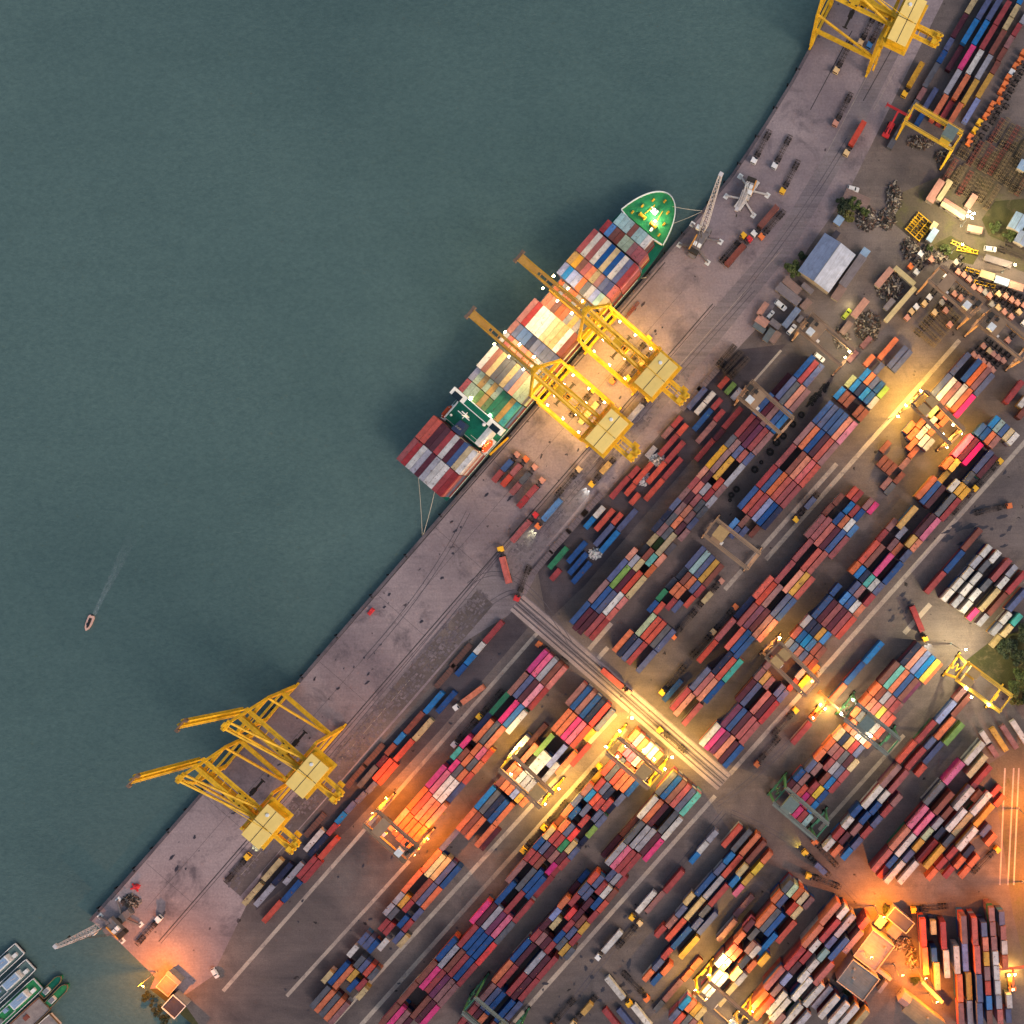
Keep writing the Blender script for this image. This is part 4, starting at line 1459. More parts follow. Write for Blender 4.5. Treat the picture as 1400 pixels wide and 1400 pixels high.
# ------------------------------------------------------------------ yard gantry cranes
GC = {'tan': srgb(196, 150, 112), 'yellow': srgb(226, 176, 50), 'green': srgb(52, 104, 76)}
GM = {k: paint('gantry_' + k, v, .5, 0, .2, .3) for k, v in GC.items()}
GM['girder'] = paint('gantry_girder', srgb(150, 120, 92), .55, 0, .25, .3)
GM['grey'] = paint('gantry_grey', srgb(112, 118, 108), .5)
M_TAN = paint('trolley_tan', srgb(176, 140, 90), .55); M_GGREY = paint('trolley_grey', srgb(104, 116, 108), .55)
def rtg(pts, col, label, variant='trolley', tpos=.2, lamps=(), flip=1, hh=20.0, tmat=None, real=False):
    c = sum((P(x, y, hh) for x, y in pts), Vector()) / len(pts)
    a, b = P(*pts[0], hh), P(*pts[1], hh); ang = math.atan2(b.y - a.y, b.x - a.x)
    r = empty('gantry_crane', (c.x, c.y, 0), ang); tag(r, label, 'crane', 'gantry cranes over the container stacks')
    m = GM[col]; gm = GM['grey'] if col == 'green' else (m if real else GM['girder'])
    X, Y = 12.0, 3.8
    for sy in (-1, 1):
        mb = MB(); mb.beam((-X - .4, sy * Y, hh), (X + .4, sy * Y, hh), .85, 1.5); g = mb.build('girder', gm, r)
        mb = MB(); mb.beam((-X, sy * (Y + .95), hh + .75), (X, sy * (Y + .95), hh + .75), .8, .08); mb.beam((-X, sy * (Y + 1.3), hh + 1.75), (X, sy * (Y + 1.3), hh + 1.75), .07)
        for x in np.linspace(-X, X, 11): mb.beam((x, sy * (Y + 1.3), hh + .8), (x, sy * (Y + 1.3), hh + 1.75), .06)
        mb.build('walkway', gm, g)
        mb = MB(); mb.beam((-X, sy * Y, hh + .82), (X, sy * Y, hh + .82), .15, .15); mb.build('trolley_rail', M_STEEL, g)
        for sx in (-1, 1):
            mb = MB(); mb.beam((sx * X, sy * Y, hh - .6), (sx * X, sy * (Y + 1.4), 2.0), .95, .8); mb.build('leg', m, r)
            mb = MB(); yy = sy * (Y + 1.4)
            mb.box((sx * X, yy, 1.5), (.7, 3.0, .6)); mb.mi = 1
            for k in (-1.0, 1.0): mb.tube((sx * X - .55, yy + k, .75), (sx * X + .55, yy + k, .75), .75, n=14)
            mb.build('wheel_bogie', [m, M_TYRE], r)
    for sx in (-1, 1):
        mb = MB(); mb.beam((sx * X, -Y - 1.4, 2.4), (sx * X, Y + 1.4, 2.4), .8, .9); mb.build('sill_beam', m, r)
        mb = MB(); mb.beam((sx * (X - .1), -Y, hh - .2), (sx * (X - .1), Y, hh - .2), .6, .8); mb.build('end_tie', m, r)
    tx = (tpos * 2 - 1) * (X - 3); zt = hh + 1.0
    tm = tmat or M_TAN
    mb = MB(); mb.box((tx, 0, zt), (4.6, 2 * Y + .5, .45)); mb.build('trolley_frame', gm, r)
    if variant == 'trolley':
        mb = MB(); mb.box((tx, .6, zt + 1.5), (5.2, 5.4, 2.5)); mb.build('trolley_house', tm, r)
        mb = MB(); mb.box((tx, .6, zt + 2.82), (5.4, 5.6, .14)); mb.build('trolley_roof', tm, r)
    elif variant == 'double':
        for sy in (-1, 1):
            mb = MB(); mb.box((tx, sy * 2.3, zt + 1.3), (5.0, 3.6, 2.1)); mb.build('trolley_house', tm, r)
    else:                                                         # open machinery deck with a small white house
        ex = -flip * (X - 3.0)
        mb = MB()
        for q in np.linspace(-3.4, 3.4, 12): mb.box((ex + q, 0, hh + .9), (.22, 2 * Y + 2.8, .12))
        for q in np.linspace(-Y - 1.4, Y + 1.4, 5): mb.box((ex, q, hh + .78), (7.0, .2, .14))
        for k in np.linspace(-1, 1, 6): mb.beam((ex + k * 3.4, -Y - 1.4, hh + 1), (ex + k * 3.4, -Y - 1.4, hh + 2.1), .08); mb.beam((ex + k * 3.4, Y + 1.4, hh + 1), (ex + k * 3.4, Y + 1.4, hh + 2.1), .08)
        for sy in (-1, 1): mb.beam((ex - 3.4, sy * (Y + 1.4), hh + 2.1), (ex + 3.4, sy * (Y + 1.4), hh + 2.1), .08)
        mb.build('machinery_deck', gm, r)
        mb = MB(); mb.box((ex + flip * 1.6, -2.2, hh + 2.2), (3.0, 3.0, 2.3)); mb.build('electrical_house', M_WHITE, r)
        mb = MB(); mb.box((ex - flip * 1.6, 1.8, hh + 1.6), (2.0, 2.6, 1.2)); mb.tube((ex - flip * 1.2, -1.5, hh + 1.7), (ex - flip * 1.2, .1, hh + 1.7), .7, n=12); mb.box((ex + flip * 1.5, 2.2, hh + 1.4), (1.4, 1.6, .8)); mb.build('hoist_drum', M_CDK, r)
    mb = MB(); mb.box((tx + 2.6, -Y + 1.2, hh - 2.4), (1.8, 1.8, 2.0)); mb.mi = 1; mb.box((tx + 2.6, -Y + 2.12, hh - 2.6), (1.5, .05, 1.3)); mb.build('operator_cab', [M_WHITE, M_GLASS], r)
    mb = MB(); mb.box((tx, 0, hh - 4.6), (1.0, 6.1, .45))
    for sx in (-1, 1):
        mb.box((tx, sx * 2.9, hh - 4.8), (2.44, .35, .35))
        for k in (-.5, .5): mb.tube((tx + k, sx * 1.2, hh - 4.4), (tx + k, sx * 1.2, zt), .05, n=4)
    mb.build('spreader', M_CDK, r)
    mb = MB(); lx = -flip * (X + .75)
    for i in range(5):
        z0, z1 = 2.4 + i * 3.5, 2.4 + (i + 1) * 3.5; k0, k1 = (-1.2, 1.2) if i % 2 == 0 else (1.2, -1.2)
        mb.beam((lx, k0, z0), (lx, k1, z1), .1, .6); mb.box((lx, k1, z1), (.7, .9, .08))
    mb.build('ladder', m, r)
    mb = MB(); mb.box((flip * X, 0, 3.6), (1.2, 3.4, 1.5)); mb.build('engine_box', m, r)
    for (x, y, z, cc, w_, bl) in lamps: lamp(r, (x, y, z), cc, w_, bl)
    return r
OUTL = lambda k, cc, bl, n=0: [(s1 * 12.9, s2 * 4.4, 12.0, cc, k, bl) for s1 in (-1, 1) for s2 in (-1, 1)]
UNDER = lambda k, cc, bl: [(x, s2 * 3.0, 18.8, cc, k, bl) for x in (-7, 7) for s2 in (-1, 1)]
rtg([(1027, 523), (1084, 573), (1067, 591), (1011, 543)], 'tan', 'tan gantry crane with white electrical house over the tyre-lane stacks', 'deck')
rtg([(1110, 430), (1166, 478), (1148, 499), (1094, 453)], 'tan', 'tan gantry crane over the scrap heap, one end lamp lit yellow', 'deck', lamps=[(11.2, 0, 19, LIME, 1500, BULB), (10.8, 3, 19, LIME, 700, BULB)])
rtg([(982, 712), (1037, 755), (1019, 780), (967, 730)], 'tan', 'tan gantry crane with ochre trolley above runway strips', 'trolley', .12)
rtg([(1268, 537), (1316, 586), (1298, 605), (1246, 556)], 'tan', 'floodlit tan gantry crane with double trolley house by white runway', 'double', .12,
    [(-13.0, s2 * 4.6, 13, WARM, 3600, BULB) for s2 in (-1, 1)] + [(12.9, s2 * 4.4, 12, WARM, 1300, BULB) for s2 in (-1, 1)] + UNDER(900, WARM, BULB))
rtg([(701, 1033), (756, 1084), (740, 1101), (684, 1054)], 'yellow', 'floodlit yellow gantry crane with tan trolley beside the lamp-lit block', 'trolley', .86,
    [(-13, 4.6, 12, WARM, 2200, BULB), (13, -4.6, 12, WARM, 2600, BULB), (13, 4.4, 12, WARM, 2600, BULB)] + UNDER(650, COOLW, BULB))
rtg([(846, 1010), (903, 1058), (889, 1076), (829, 1027)], 'yellow', 'brightly floodlit yellow gantry crane next to the crossing road', 'trolley', .80,
    [(-13, 4.6, 12, WARM, 2600, BULB), (-13, -4.6, 12, WARM, 2400, BULB), (13, 4.6, 12, WARM, 1500, BULB), (0, 6.2, 18, WARM, 1400, BULB), (6, 6.2, 18, WARM, 1200, BULB)] + UNDER(650, COOLW, BULB))
rtg([(517, 1109), (572, 1157), (550, 1175), (501, 1127)], 'tan', 'tan gantry crane lit by orange sodium lamps behind raised-boom cranes', 'deck', lamps=[(-12.6, 7.4, 13, SODIUM, 3000, BULBO), (-12.6, -1.5, 13, SODIUM, 2200, BULBO), (12.8, 6.0, 13, SODIUM, 2600, BULBO), (12.8, -3.0, 13, SODIUM, 2000, BULBO), (0, 2.5, 18.6, SODIUM, 1500, BULBO)], flip=-1)
rtg([(1067, 880), (1116, 929), (1100, 951), (1050, 899)], 'tan', 'tan gantry crane with boxy cabins, orange lamp glowing over yellow box', 'double', .1, [(-12.6, 5.4, 14, WARM, 1300, BULB), (10.8, 2.0, 15, SODIUM, 1500, BULBO), (11.5, -5.0, 13, SODIUM, 900, BULBO)])
rtg([(1171, 963), (1231, 1013), (1214, 1031), (1153, 979)], 'green', 'green-legged gantry crane with grey trolley lit white beneath', 'trolley', .28, [(-13, 4, 14, COOLW, 900, BULBW), (-13, -4, 14, COOLW, 1500, BULBW), (2, -3, 18.6, COOLW, 1900, BULBW)], tmat=M_GGREY)
rtg([(1076, 1079), (1131, 1126), (1117, 1147), (1056, 1096)], 'green', 'green-legged gantry crane with grey trolley, unlit, above magenta container', 'trolley', .14, tmat=M_GGREY)
rtg([(1322, 909), (1380, 952), (1367, 972), (1310, 925)], 'yellow', 'bright yellow gantry crane standing alone by the trees', 'double', .06, [(-6, -4.9, 21.5, LIME, 800, BULB), (6, -4.9, 21.5, LIME, 700, BULB), (0, -6.5, 15, LIME, 700, BULB)], real=True)
rtg([(650, 1366), (706, 1414), (692, 1430), (634, 1382)], 'green', 'green gantry crane with pale girders at the end of the long block', 'trolley', .8, tmat=M_GGREY)
rtg([(969, 1341), (1027, 1393), (1010, 1412), (952, 1361)], 'yellow', 'floodlit yellow gantry crane over the cream containers', 'deck', lamps=[(-12.6, 4.4, 16, WARM, 1700, BULB), (-12.6, -4.4, 16, WARM, 1700, BULB), (12.8, 4.4, 14, WARM, 2200, BULB), (12.8, -4.4, 14, WARM, 1800, BULB)] + UNDER(600, COOLW, BULB), flip=-1)
rtg([(1256, 151), (1307, 181), (1297, 199), (1244, 169)], 'yellow', 'unlit yellow gantry crane across the ranks by the chassis park', 'trolley', .9, tmat=M_GGREY, real=True)
rtg([(1286, 363), (1346, 414), (1326, 433), (1269, 384)], 'tan', 'tan gantry crane over the tractor park, near the walled scrap yard', 'deck', flip=-1)
rtg([(1354, 423), (1414, 473), (1399, 493), (1337, 444)], 'tan', 'tan gantry crane over the tractor park, beyond the lit runway', 'deck')
# ------------------------------------------------------------------ mobile harbour cranes
M_WL = paint('lattice_white', srgb(206, 196, 192), .5); M_GM = paint('harbour_crane_grey', srgb(118, 110, 108), .55); M_ORA = paint('crane_ochre', srgb(206, 140, 62), .5)
def lattice(mb, p, q, w0, w1, bays, r=.16):
    p, q = Vector(p), Vector(q); d = (q - p).normalized(); a = Vector((0, 0, 1)); x = d.cross(a).normalized(); y = x.cross(d).normalized()
    C = []
    for i in range(bays + 1):
        t = i / bays; c = p.lerp(q, t); w_ = w0 + (w1 - w0) * t
        if i == 0: w_ *= .55
        C.append([c + x * (sx * w_ / 2) + y * (sy * w_ / 2) for sx, sy in ((-1, -1), (1, -1), (1, 1), (-1, 1))])
    for i in range(bays):
        for k in range(4):
            mb.beam(C[i][k], C[i + 1][k], r * 1.7); mb.beam(C[i + 1][k], C[i + 1][(k + 1) % 4], r)
            mb.beam(C[i][k], C[i + 1][(k + 1) % 4], r)
def harbour_crane(px, py, ang, boom_to, label, boom_h=45.0, body=M_GM, pads=7.5):
    c = P(px, py); r = empty('harbour_crane', c, ang); tag(r, label, 'crane')
    mb = MB(); mb.box((0, 0, 1.7), (15.5, 3.4, 1.2)); mb.box((6.6, 0, 2.7), (2.0, 2.6, .8)); mb.build('undercarriage', body, r)
    for k, x in enumerate(np.linspace(-6.6, 6.6, 7)):
        mb = MB()
        for sy in (-1, 1): mb.tube((x, sy * 1.1, .8), (x, sy * 1.75, .8), .8, n=12)
        mb.build('wheel_axle', M_TYRE, r)
    for x in (-5.5, 5.5):
        for sy in (-1, 1):
            mb = MB(); mb.beam((x * .55, sy * 1.5, 1.6), (x, sy * pads, 1.2), .8, .6); mb.beam((x, sy * pads, .3), (x, sy * pads, 1.4), .5); mb.mi = 1; mb.box((x, sy * pads, .15), (2.4, 2.0, .28)); mb.build('outrigger', [body, M_WHITE], r)
    mb = MB(); mb.tube((0, 0, 2.3), (0, 0, 4.0), 2.0, n=16); mb.build('slew_ring', M_CDK, r)
    tgt = P(*boom_to, boom_h); loc = r.location
    dirw = Vector((tgt.x - loc.x, tgt.y - loc.y, 0)); hd = math.atan2(dirw.y, dirw.x) - ang; L = dirw.length
    up = empty('upperworks', (0, 0, 4.0), hd); own(up, r)
    mb = MB(); mb.box((-1.5, 0, 1.2), (9.5, 3.8, 2.2)); mb.build('machinery_house', body, up)
    mb = MB(); mb.box((-5.6, 0, 1.4), (2.2, 4.2, 2.6)); mb.build('counterweight', M_CDK, up)
    for y in (-1.1, .9): mb = MB(); mb.box((-2.4, y, 2.7), (1.9, 1.5, .8)); mb.build('roof_unit', M_WHITE, up)
    mb = MB(); mb.beam((-6, 2.15, 2.6), (1.5, 2.15, 2.6), .6, .5); mb.build('side_platform', M_ORA, up)
    mb = MB(); lattice(mb, (1.6, 0, 2.2), (1.6, 0, 17.0), 2.2, 1.6, 5, .16); mb.build('tower', body, up)
    mb = MB(); mb.box((2.6, 1.9, 10.5), (2.0, 1.8, 2.2)); mb.mi = 1; mb.box((3.62, 1.9, 10.6), (.05, 1.6, 1.4)); mb.build('operator_cab', [M_WHITE, M_GLASS], up)
    mb = MB(); lattice(mb, (2.8, 0, 9.0), (L, 0, boom_h - 4.0), 3.0, 1.2, 13, .13)
    mb.box((L + .4, 0, boom_h - 3.6), (1.8, 1.6, 1.0)); mb.build('lattice_boom', M_WL, up)
    mb = MB()
    for sy in (-.5, .5): mb.tube((1.6, sy, 17.0), (L * .9, sy, boom_h - 7.5), .07, n=5); mb.tube((1.6, sy, 17), (-5, sy, 2.5), .09, n=5)
    mb.tube((L + .6, 0, boom_h - 4), (L + .6, 0, boom_h - 12), .06, n=4); mb.box((L + .6, 0, boom_h - 12.6), (.8, .5, 1.2)); mb.build('cables', M_CDK, up)
    return r
harbour_crane(957, 333, math.radians(58), (985, 240), 'grey mobile harbour crane with white lattice boom beside the ship bow', 44)
harbour_crane(1021, 268, math.radians(55), (1008, 285), 'white bodied mobile harbour crane parked with short steep boom', 24, paint('pale_body', srgb(188, 180, 174), .5))
harbour_crane(165, 1258, math.radians(42), (78, 1294), 'mobile harbour crane with white lattice boom over the water at quay end', 38)

# ------------------------------------------------------------------ road vehicles
VC = {'y': (236, 178, 44), 'o': (222, 116, 60), 'w': (222, 216, 212), 'r': (196, 50, 52), 'd': (196, 136, 116), 'c': (214, 178, 128), 'g': (150, 140, 130), 'G': (170, 180, 60), 'b': (60, 110, 160)}
VM = {k: paint('cab_paint_' + k, srgb(*v), .4, 0, .12) for k, v in VC.items()}
VN = {'y': 'yellow', 'o': 'orange', 'w': 'white', 'r': 'red', 'd': 'dusty pink', 'c': 'tan', 'g': 'grey', 'G': 'lime', 'b': 'blue'}
M_FR = paint('trailer_frame', srgb(70, 58, 54), .7); M_FRL = paint('trailer_frame_ochre', srgb(118, 98, 70), .7); M_FRR = paint('trailer_frame_rust', srgb(128, 70, 56), .7)
def proto_tractor():
    r = empty('truck_tractor', (0, 0, -50)); 
    mb = MB(); mb.prism([(.6, -1.22), (2.9, -1.22), (3.0, -1.1), (3.0, 1.1), (2.9, 1.22), (.6, 1.22)], .8, 3.1); mb.box((1.75, 0, 3.14), (2.2, 2.3, .1)); mb.build('cab', VM['y'], r)
    mb = MB(); mb.box((3.02, 0, 2.35), (.06, 2.1, .9)); mb.build('windscreen', M_GLASS, r)
    mb = MB(); mb.box((.7, .6, 3.35), (.5, 1.2, .4)); mb.build('roof_deflector', M_GLASS, r)
    mb = MB(); mb.box((-.8, .45, .85), (6.0, .2, .3)); mb.box((-.8, -.45, .85), (6.0, .2, .3)); mb.box((-2.0, 0, 1.12), (1.3, 1.2, .12)); mb.box((.1, 0, 1.5), (.7, 2.0, 1.2)); mb.build('chassis', M_FR, r)
    mb = MB()
    for x in (2.0, -1.6, -2.8):
        for sy in (-1, 1): mb.tube((x, sy * .75, .5), (x, sy * 1.2, .5), .5, n=12)
    tag(mb.build('wheels', M_TYRE, r), kind='stuff')
    return r
def proto_trailer(L=12.2):
    r = empty('container_trailer', (0, 0, -50))
    mb = MB(); h = L / 2
    for sy in (-1, 1): mb.beam((-h, sy * .5, 1.2), (h, sy * .5, 1.2), .2, .35); mb.beam((-h, sy * 1.12, 1.3), (h, sy * 1.12, 1.3), .12, .14)
    for x in np.linspace(-h, h, 8): mb.box((x, 0, 1.3), (.22, 2.36, .18))
    mb.build('frame', M_FR, r)
    mb = MB()
    for x in (-h + 1.2, -h + 2.5, -h + 3.8):
        for sy in (-1, 1): mb.tube((x, sy * .7, .5), (x, sy * 1.2, .5), .5, n=10)
    tag(mb.build('wheels', M_TYRE, r), kind='stuff')
    mb = MB()
    for sy in (-1, 1): mb.beam((h - 2.6, sy * .7, .05), (h - 2.6, sy * .7, 1.1), .16)
    mb.build('landing_leg', M_FR, r)
    return r
PT, PR = proto_tractor(), proto_trailer()
USED = {'t': False, 'r': False}
def place(kind, x, y, ang, z=0.0):
    p = PT if kind == 't' else PR
    o = copy_tree(p)
    o.location = (x, y, z); o.rotation_euler = (0, 0, ang); return o
def ang_px(dx, dy): return math.atan2(-dy, dx)
NAMEC = lambda ch: PAL[ch][3]
def truck(px, py, dx, dy, cab, load='', L=40, where='', lights=None):
    """trailer centred on the pixel, tractor ahead of it along (dx,dy); load: container colours"""
    a = ang_px(dx, dy); d = Vector((math.cos(a), math.sin(a), 0)); c = P(px, py)
    t = place('r', c.x, c.y, a); 
    tag(t, ('low container trailer carrying a %s container %s' % (NAMEC(load[0]), where)) if load else 'empty skeletal container trailer %s' % where, 'trailer', 'container trailers in the yard')
    if cab:
        q = c + d * 7.9
        o = place('t', q.x, q.y, a); setmat(kid(o, 'cab')[0], VM[cab])
        tag(o, '%s truck tractor %s %s' % (VN[cab], 'pulling a loaded trailer' if load else 'with empty trailer', where), 'truck', 'truck tractors in the yard')
        if lights:
            for sy in (-.8, .8): light('headlamp_light', o, (3.3, sy, 1.0), lights, 420, .12, 50, (0, math.radians(-80), 0))
    ls = [12.19] if L == 40 else [6.06] * len(load)
    pos = [0] if len(load) == 1 else [3.2, -3.2]
    for ch, s_ in zip(load, pos):
        LL = 40 if len(load) == 1 and L == 40 else 20
        k = bpy.data.objects.new('%s_container' % SIZE[LL], CMESH[LL]); COL.objects.link(k); q = c + d * s_
        k.location = (q.x, q.y, 1.42); k.rotation_euler = (0, 0, a); setmat(k, CM[ch])
        tag(k, '%s %s container riding on a trailer %s' % (NAMEC(ch), SIZE[LL], where), 'container', 'containers on trailers')
u_, v_ = (.656, -.755), (.755, .656); mu = (-.656, .755); mv = (-.755, -.656)
W_L = (1, .95, .75); G_L = (.9, 1, .8)
truck(756, 697, *mu, 'o', 'B', where='on the lane by the broken paving', lights=(.9, 1, .6))
truck(689, 644, *u_, 'd', 'br', 20, 'beside the ship stern, blue and red boxes')
truck(701, 650, *u_, 'o', 'rR', 20, 'in the queue of four by the stern')
truck(713, 661, *u_, 'd', 'gr', 20, 'in the stern queue, grey box in front')
truck(723, 679, *u_, 'd', 'rr', 20, 'in the stern queue, farthest from the ship')
truck(714, 726, *u_, 'r', 'r', where='on the apron facing a blue-laden truck')
truck(693, 779, -.25, -.97, 'y', 'R', where='turning off the crossing road')
truck(718, 790, -.35, .94, 'r', where='stopped at the crossing road corner')
truck(773, 664, *u_, 'c', where='on the apron behind the gantry of the crane')
truck(829, 640, *mu, 'y', 'y', 20, 'by the quay crane with headlamps on', lights=(.85, 1, .9))
truck(867, 568, *u_, 'y', 'l', where='under the back of the lit quay crane')
truck(941, 847, *mu, 'o', where='beside the low block near the crossing')
truck(967, 816, *u_, 'd', 'c', 20, 'beside the vermilion short containers')
truck(838, 926, *v_, 'd', 'R', where='on the crossing road')
truck(1107, 688, *mu, 'y', 's', 20, 'driving between the twin runway strips')
truck(884, 1229, *mu, 'y', 'w', where='next to the dusty pink boxes')
truck(856, 1281, *u_, 'c', where='between two white-laden trailers')
truck(838, 1283, *mu, 'w', 'w', where='parked on the open tarmac')
truck(842, 1346, .63, .78, 'y', 'w', where='parked askew on the tarmac')
truck(878, 1384, .63, .78, None, 'w', where='parked askew without a tractor')
truck(864, 1341, .7, .72, 'o', where='with rusty frame askew')
truck(804, 1374, *mu, 'c', 'y', 20, 'standing alone with yellow box')
truck(774, 1378, *mu, 'o', where='on the tarmac by the green gantry')
truck(649, 948, -.80, .60, 'w', 'o', where='crossing the dark strip')
truck(676, 956, *mu, 'y', where='with green tail lamps beside the rows')
truck(642, 994, *mu, 'w', where='beside the slate box of the rows')
truck(762, 897, -.82, -.57, 'o', where='at the head of the magenta row')
truck(986, 851, *u_, 'o', where='beside the brick red long box')
truck(956, 885, *u_, 'c', where='beside the vermilion long box')
truck(925, 923, *mu, 'y', where='beside the lone blue box')
truck(1054, 1021, *mu, 'o', where='on the puddled yard with open frame')
truck(1068, 992, *u_, 'y', where='on the puddled yard by the runway strip')
truck(925, 1016, -.755, -.656, 'y', where='lit yellow on the crossing road')
truck(1133, 1171, -.67, -.74, 'o', where='by the green gantry end')
truck(1121, 1184, -.72, -.69, 'y', 's', 20, 'with headlamps on near the green gantry', lights=(1, .8, .1))
truck(1132, 1206, -.93, -.36, 'y', where='near the stacks with frame behind')
truck(1341, 1180, .70, -.71, 'y', where='at the end of the tall stacks')
truck(1277, 1239, -1.0, .08, 'y', where='above the end-on columns')
truck(1252, 845, .38, .92, 'y', 'r', where='turning onto the runway strip', lights=(.9, 1, .95))
truck(1346, 653, *u_, 'y', where='beside the maroon and slate boxes')
truck(1312, 690, *u_, 'y', where='beside the brick red box at the strip')
truck(1349, 698, .97, -.22, 'o', where='on the puddled yard heading away')
truck(764, 1107, *mu, 'y', where='next to the glowing block, unladen')
truck(736, 1138, *mu, 'y', where='next to the glowing block, farther down')
truck(800, 1068, *u_, 'y', where='next to the glowing gantry')
truck(322, 1191, *u_, 'y', where='driving on the apron with headlamps', lights=(.9, 1, .55))
truck(201, 1276, *u_, 'w', where='at the sodium-lit quay end')
truck(1171, 186, -.5, .87, 'c', 'R', where='driving along the curved quay lane')
truck(1250, 106, -.5, .87, 'y', 'y', where='beside the empty frames at the ranks')
for (x, y, cb) in ((1183, 44, 'c'), (1195, 48, 'b'), (1150, 82, 'c'), (1149, 154, 'd'), (1066, 212, 'w'), (1077, 246, 'y'), (1038, 205, 'w')):
    truck(x + 6, y - 9, -.46, .89, cb, where='on the apron near the curved quay')
truck(1050, 299, -.656, .755, 'w', 'z', where='beside the mobile harbour cranes')
truck(1060, 303, -.656, .755, 'o', where='beside the rust brown load')
truck(1005, 351, .656, -.755, 'r', 'z', where='behind the harbour crane')
truck(997, 346, .656, -.755, 'y', where='behind the harbour crane with open frame')
truck(792, 556, *u_, 'y', where='under the lit quay crane nearer the deckhouse')
truck(806, 566, *u_, 'y', 'c', where='waiting under the lit quay crane portal')
truck(868, 486, *u_, 'y', where='under the lit quay crane nearer the bow')
truck(879, 496, *mu, 'y', 'y', 20, 'under the bow-side quay crane portal')
truck(857, 500, *mu, 'o', where='beside the yellow box under the portal')
# tractor park: rows of parked tractors
def tractor(px, py, ang, cab, where, grp):
    c = P(px, py); o = place('t', c.x, c.y, ang); setmat(kid(o, 'cab')[0], VM[cab])
    return tag(o, '%s truck tractor %s' % (VN[cab], where), 'truck', grp)
T7 = [(760, 165), (815, 195), (865, 235), (910, 310), (965, 330), (1015, 360), (1060, 390), (1080, 475), (1140, 505), (1200, 545), (1265, 590), (1145, 375), (1210, 395), (1270, 430), (1325, 460), (1385, 485), (1340, 545), (1390, 650),
      (645, 210), (725, 375), (785, 410), (640, 405), (605, 455), (485, 405), (440, 465), (360, 495), (315, 540), (275, 600), (535, 550), (640, 530), (680, 665), (1000, 870), (1055, 915), (1095, 945), (1140, 980), (1190, 1010), (1235, 815),
      (740, 75), (305, 110), (360, 165), (505, 45), (400, 1040 - 1050)]
rt = random.Random(3)
mua = TH + PI
for i, (x, y) in enumerate(T7):
    px, py = 1200 + x / 7, 350 + y / 7
    cb = 'o' if i == 38 else rt.choice('ddddccwgcd')
    tractor(px + .656 * 5.3, py - .755 * 5.3, mua + rt.uniform(-.05, .05), cb, 'parked without trailer in the tractor park', 'tractors parked in the tractor park')
for k, (x, y) in enumerate([(910, 950), (955, 982), (1000, 1016), (1050, 1055), (1090, 1095)]):
    px, py = 1200 + x / 7, 350 + y / 7; tractor(px + .656 * 5, py - .755 * 5, mua, 'd', 'parked tight against the slate container ends', 'tractors parked behind the container ends')
A6 = [(1380, 530), (1350, 600), (1305, 655), (1270, 715), (1235, 765), (1205, 830), (1170, 895), (1155, 980), (1090, 1020), (1060, 1075), (1025, 1130), (965, 1190), (920, 1265), (875, 1330), (865, 1385)]
for k, (x, y) in enumerate(A6):
    px, py = 1200 + x / 7, y / 7; cb = 'w' if k == 3 else ('y' if k in (11, 12) else 'o')
    tractor(px + .86 * 5, py + .51 * 5, ang_px(-.86, -.51), cb, 'in the single file beside the chassis park', 'tractors in single file beside the chassis park')
# chassis park
nch = 0
for j in range(3):
    for i in range(13):
        px = 1297 + i * 8.4 * .857 + j * 41 * .515 + rt.uniform(-.4, .4); py = 236 + i * 8.4 * .515 - j * 41 * .857 + rt.uniform(-4, 4)
        if px > 1404 or (j == 0 and i > 8): continue
        if j == 2 and i < 3: continue
        for lv in range(2 if rt.random() < .3 else 1):
            c = P(px, py); o = place('r', c.x, c.y, math.radians(59) + rt.uniform(-.02, .02), lv * 1.5)
            setmat(kid(o, 'frame')[0], M_FRL if rt.random() < .7 else M_FRR)
            tag(o, 'bare ochre skeletal trailer in the chassis park', 'trailer', 'bare trailers packed in the chassis park')
for k in range(6):
    px, py = 1264 + k * 6.6, 462 - k * 7.6
    c = P(px, py); o = place('r', c.x, c.y, TH - PI / 2 + rt.uniform(-.04, .04)); setmat(kid(o, 'frame')[0], M_FRL)
    tag(o, 'bare skeletal trailer parked below the tractor rows', 'trailer', 'bare trailers below the tractor rows')
for k in range(9):
    px, py = 993 + (k % 3) * 9 + rt.uniform(-1, 1), 488 + (k % 3) * 8
    c = P(px, py); o = place('r', c.x, c.y, TH + rt.uniform(-.1, .1), (k // 3) * 1.5)
    tag(o, 'dark bare trailer in the pile on the dark strip', 'trailer', 'dark trailers piled on the dark strip')
for (x, y) in ((1318, 120), (1258, 128), (1390, 338), (1380, 346)):
    c = P(x, y); o = place('r', c.x, c.y, math.radians(59 if y < 200 else -22)); tag(o, 'single bare trailer left beside the ranks or lane', 'trailer', 'single bare trailers')
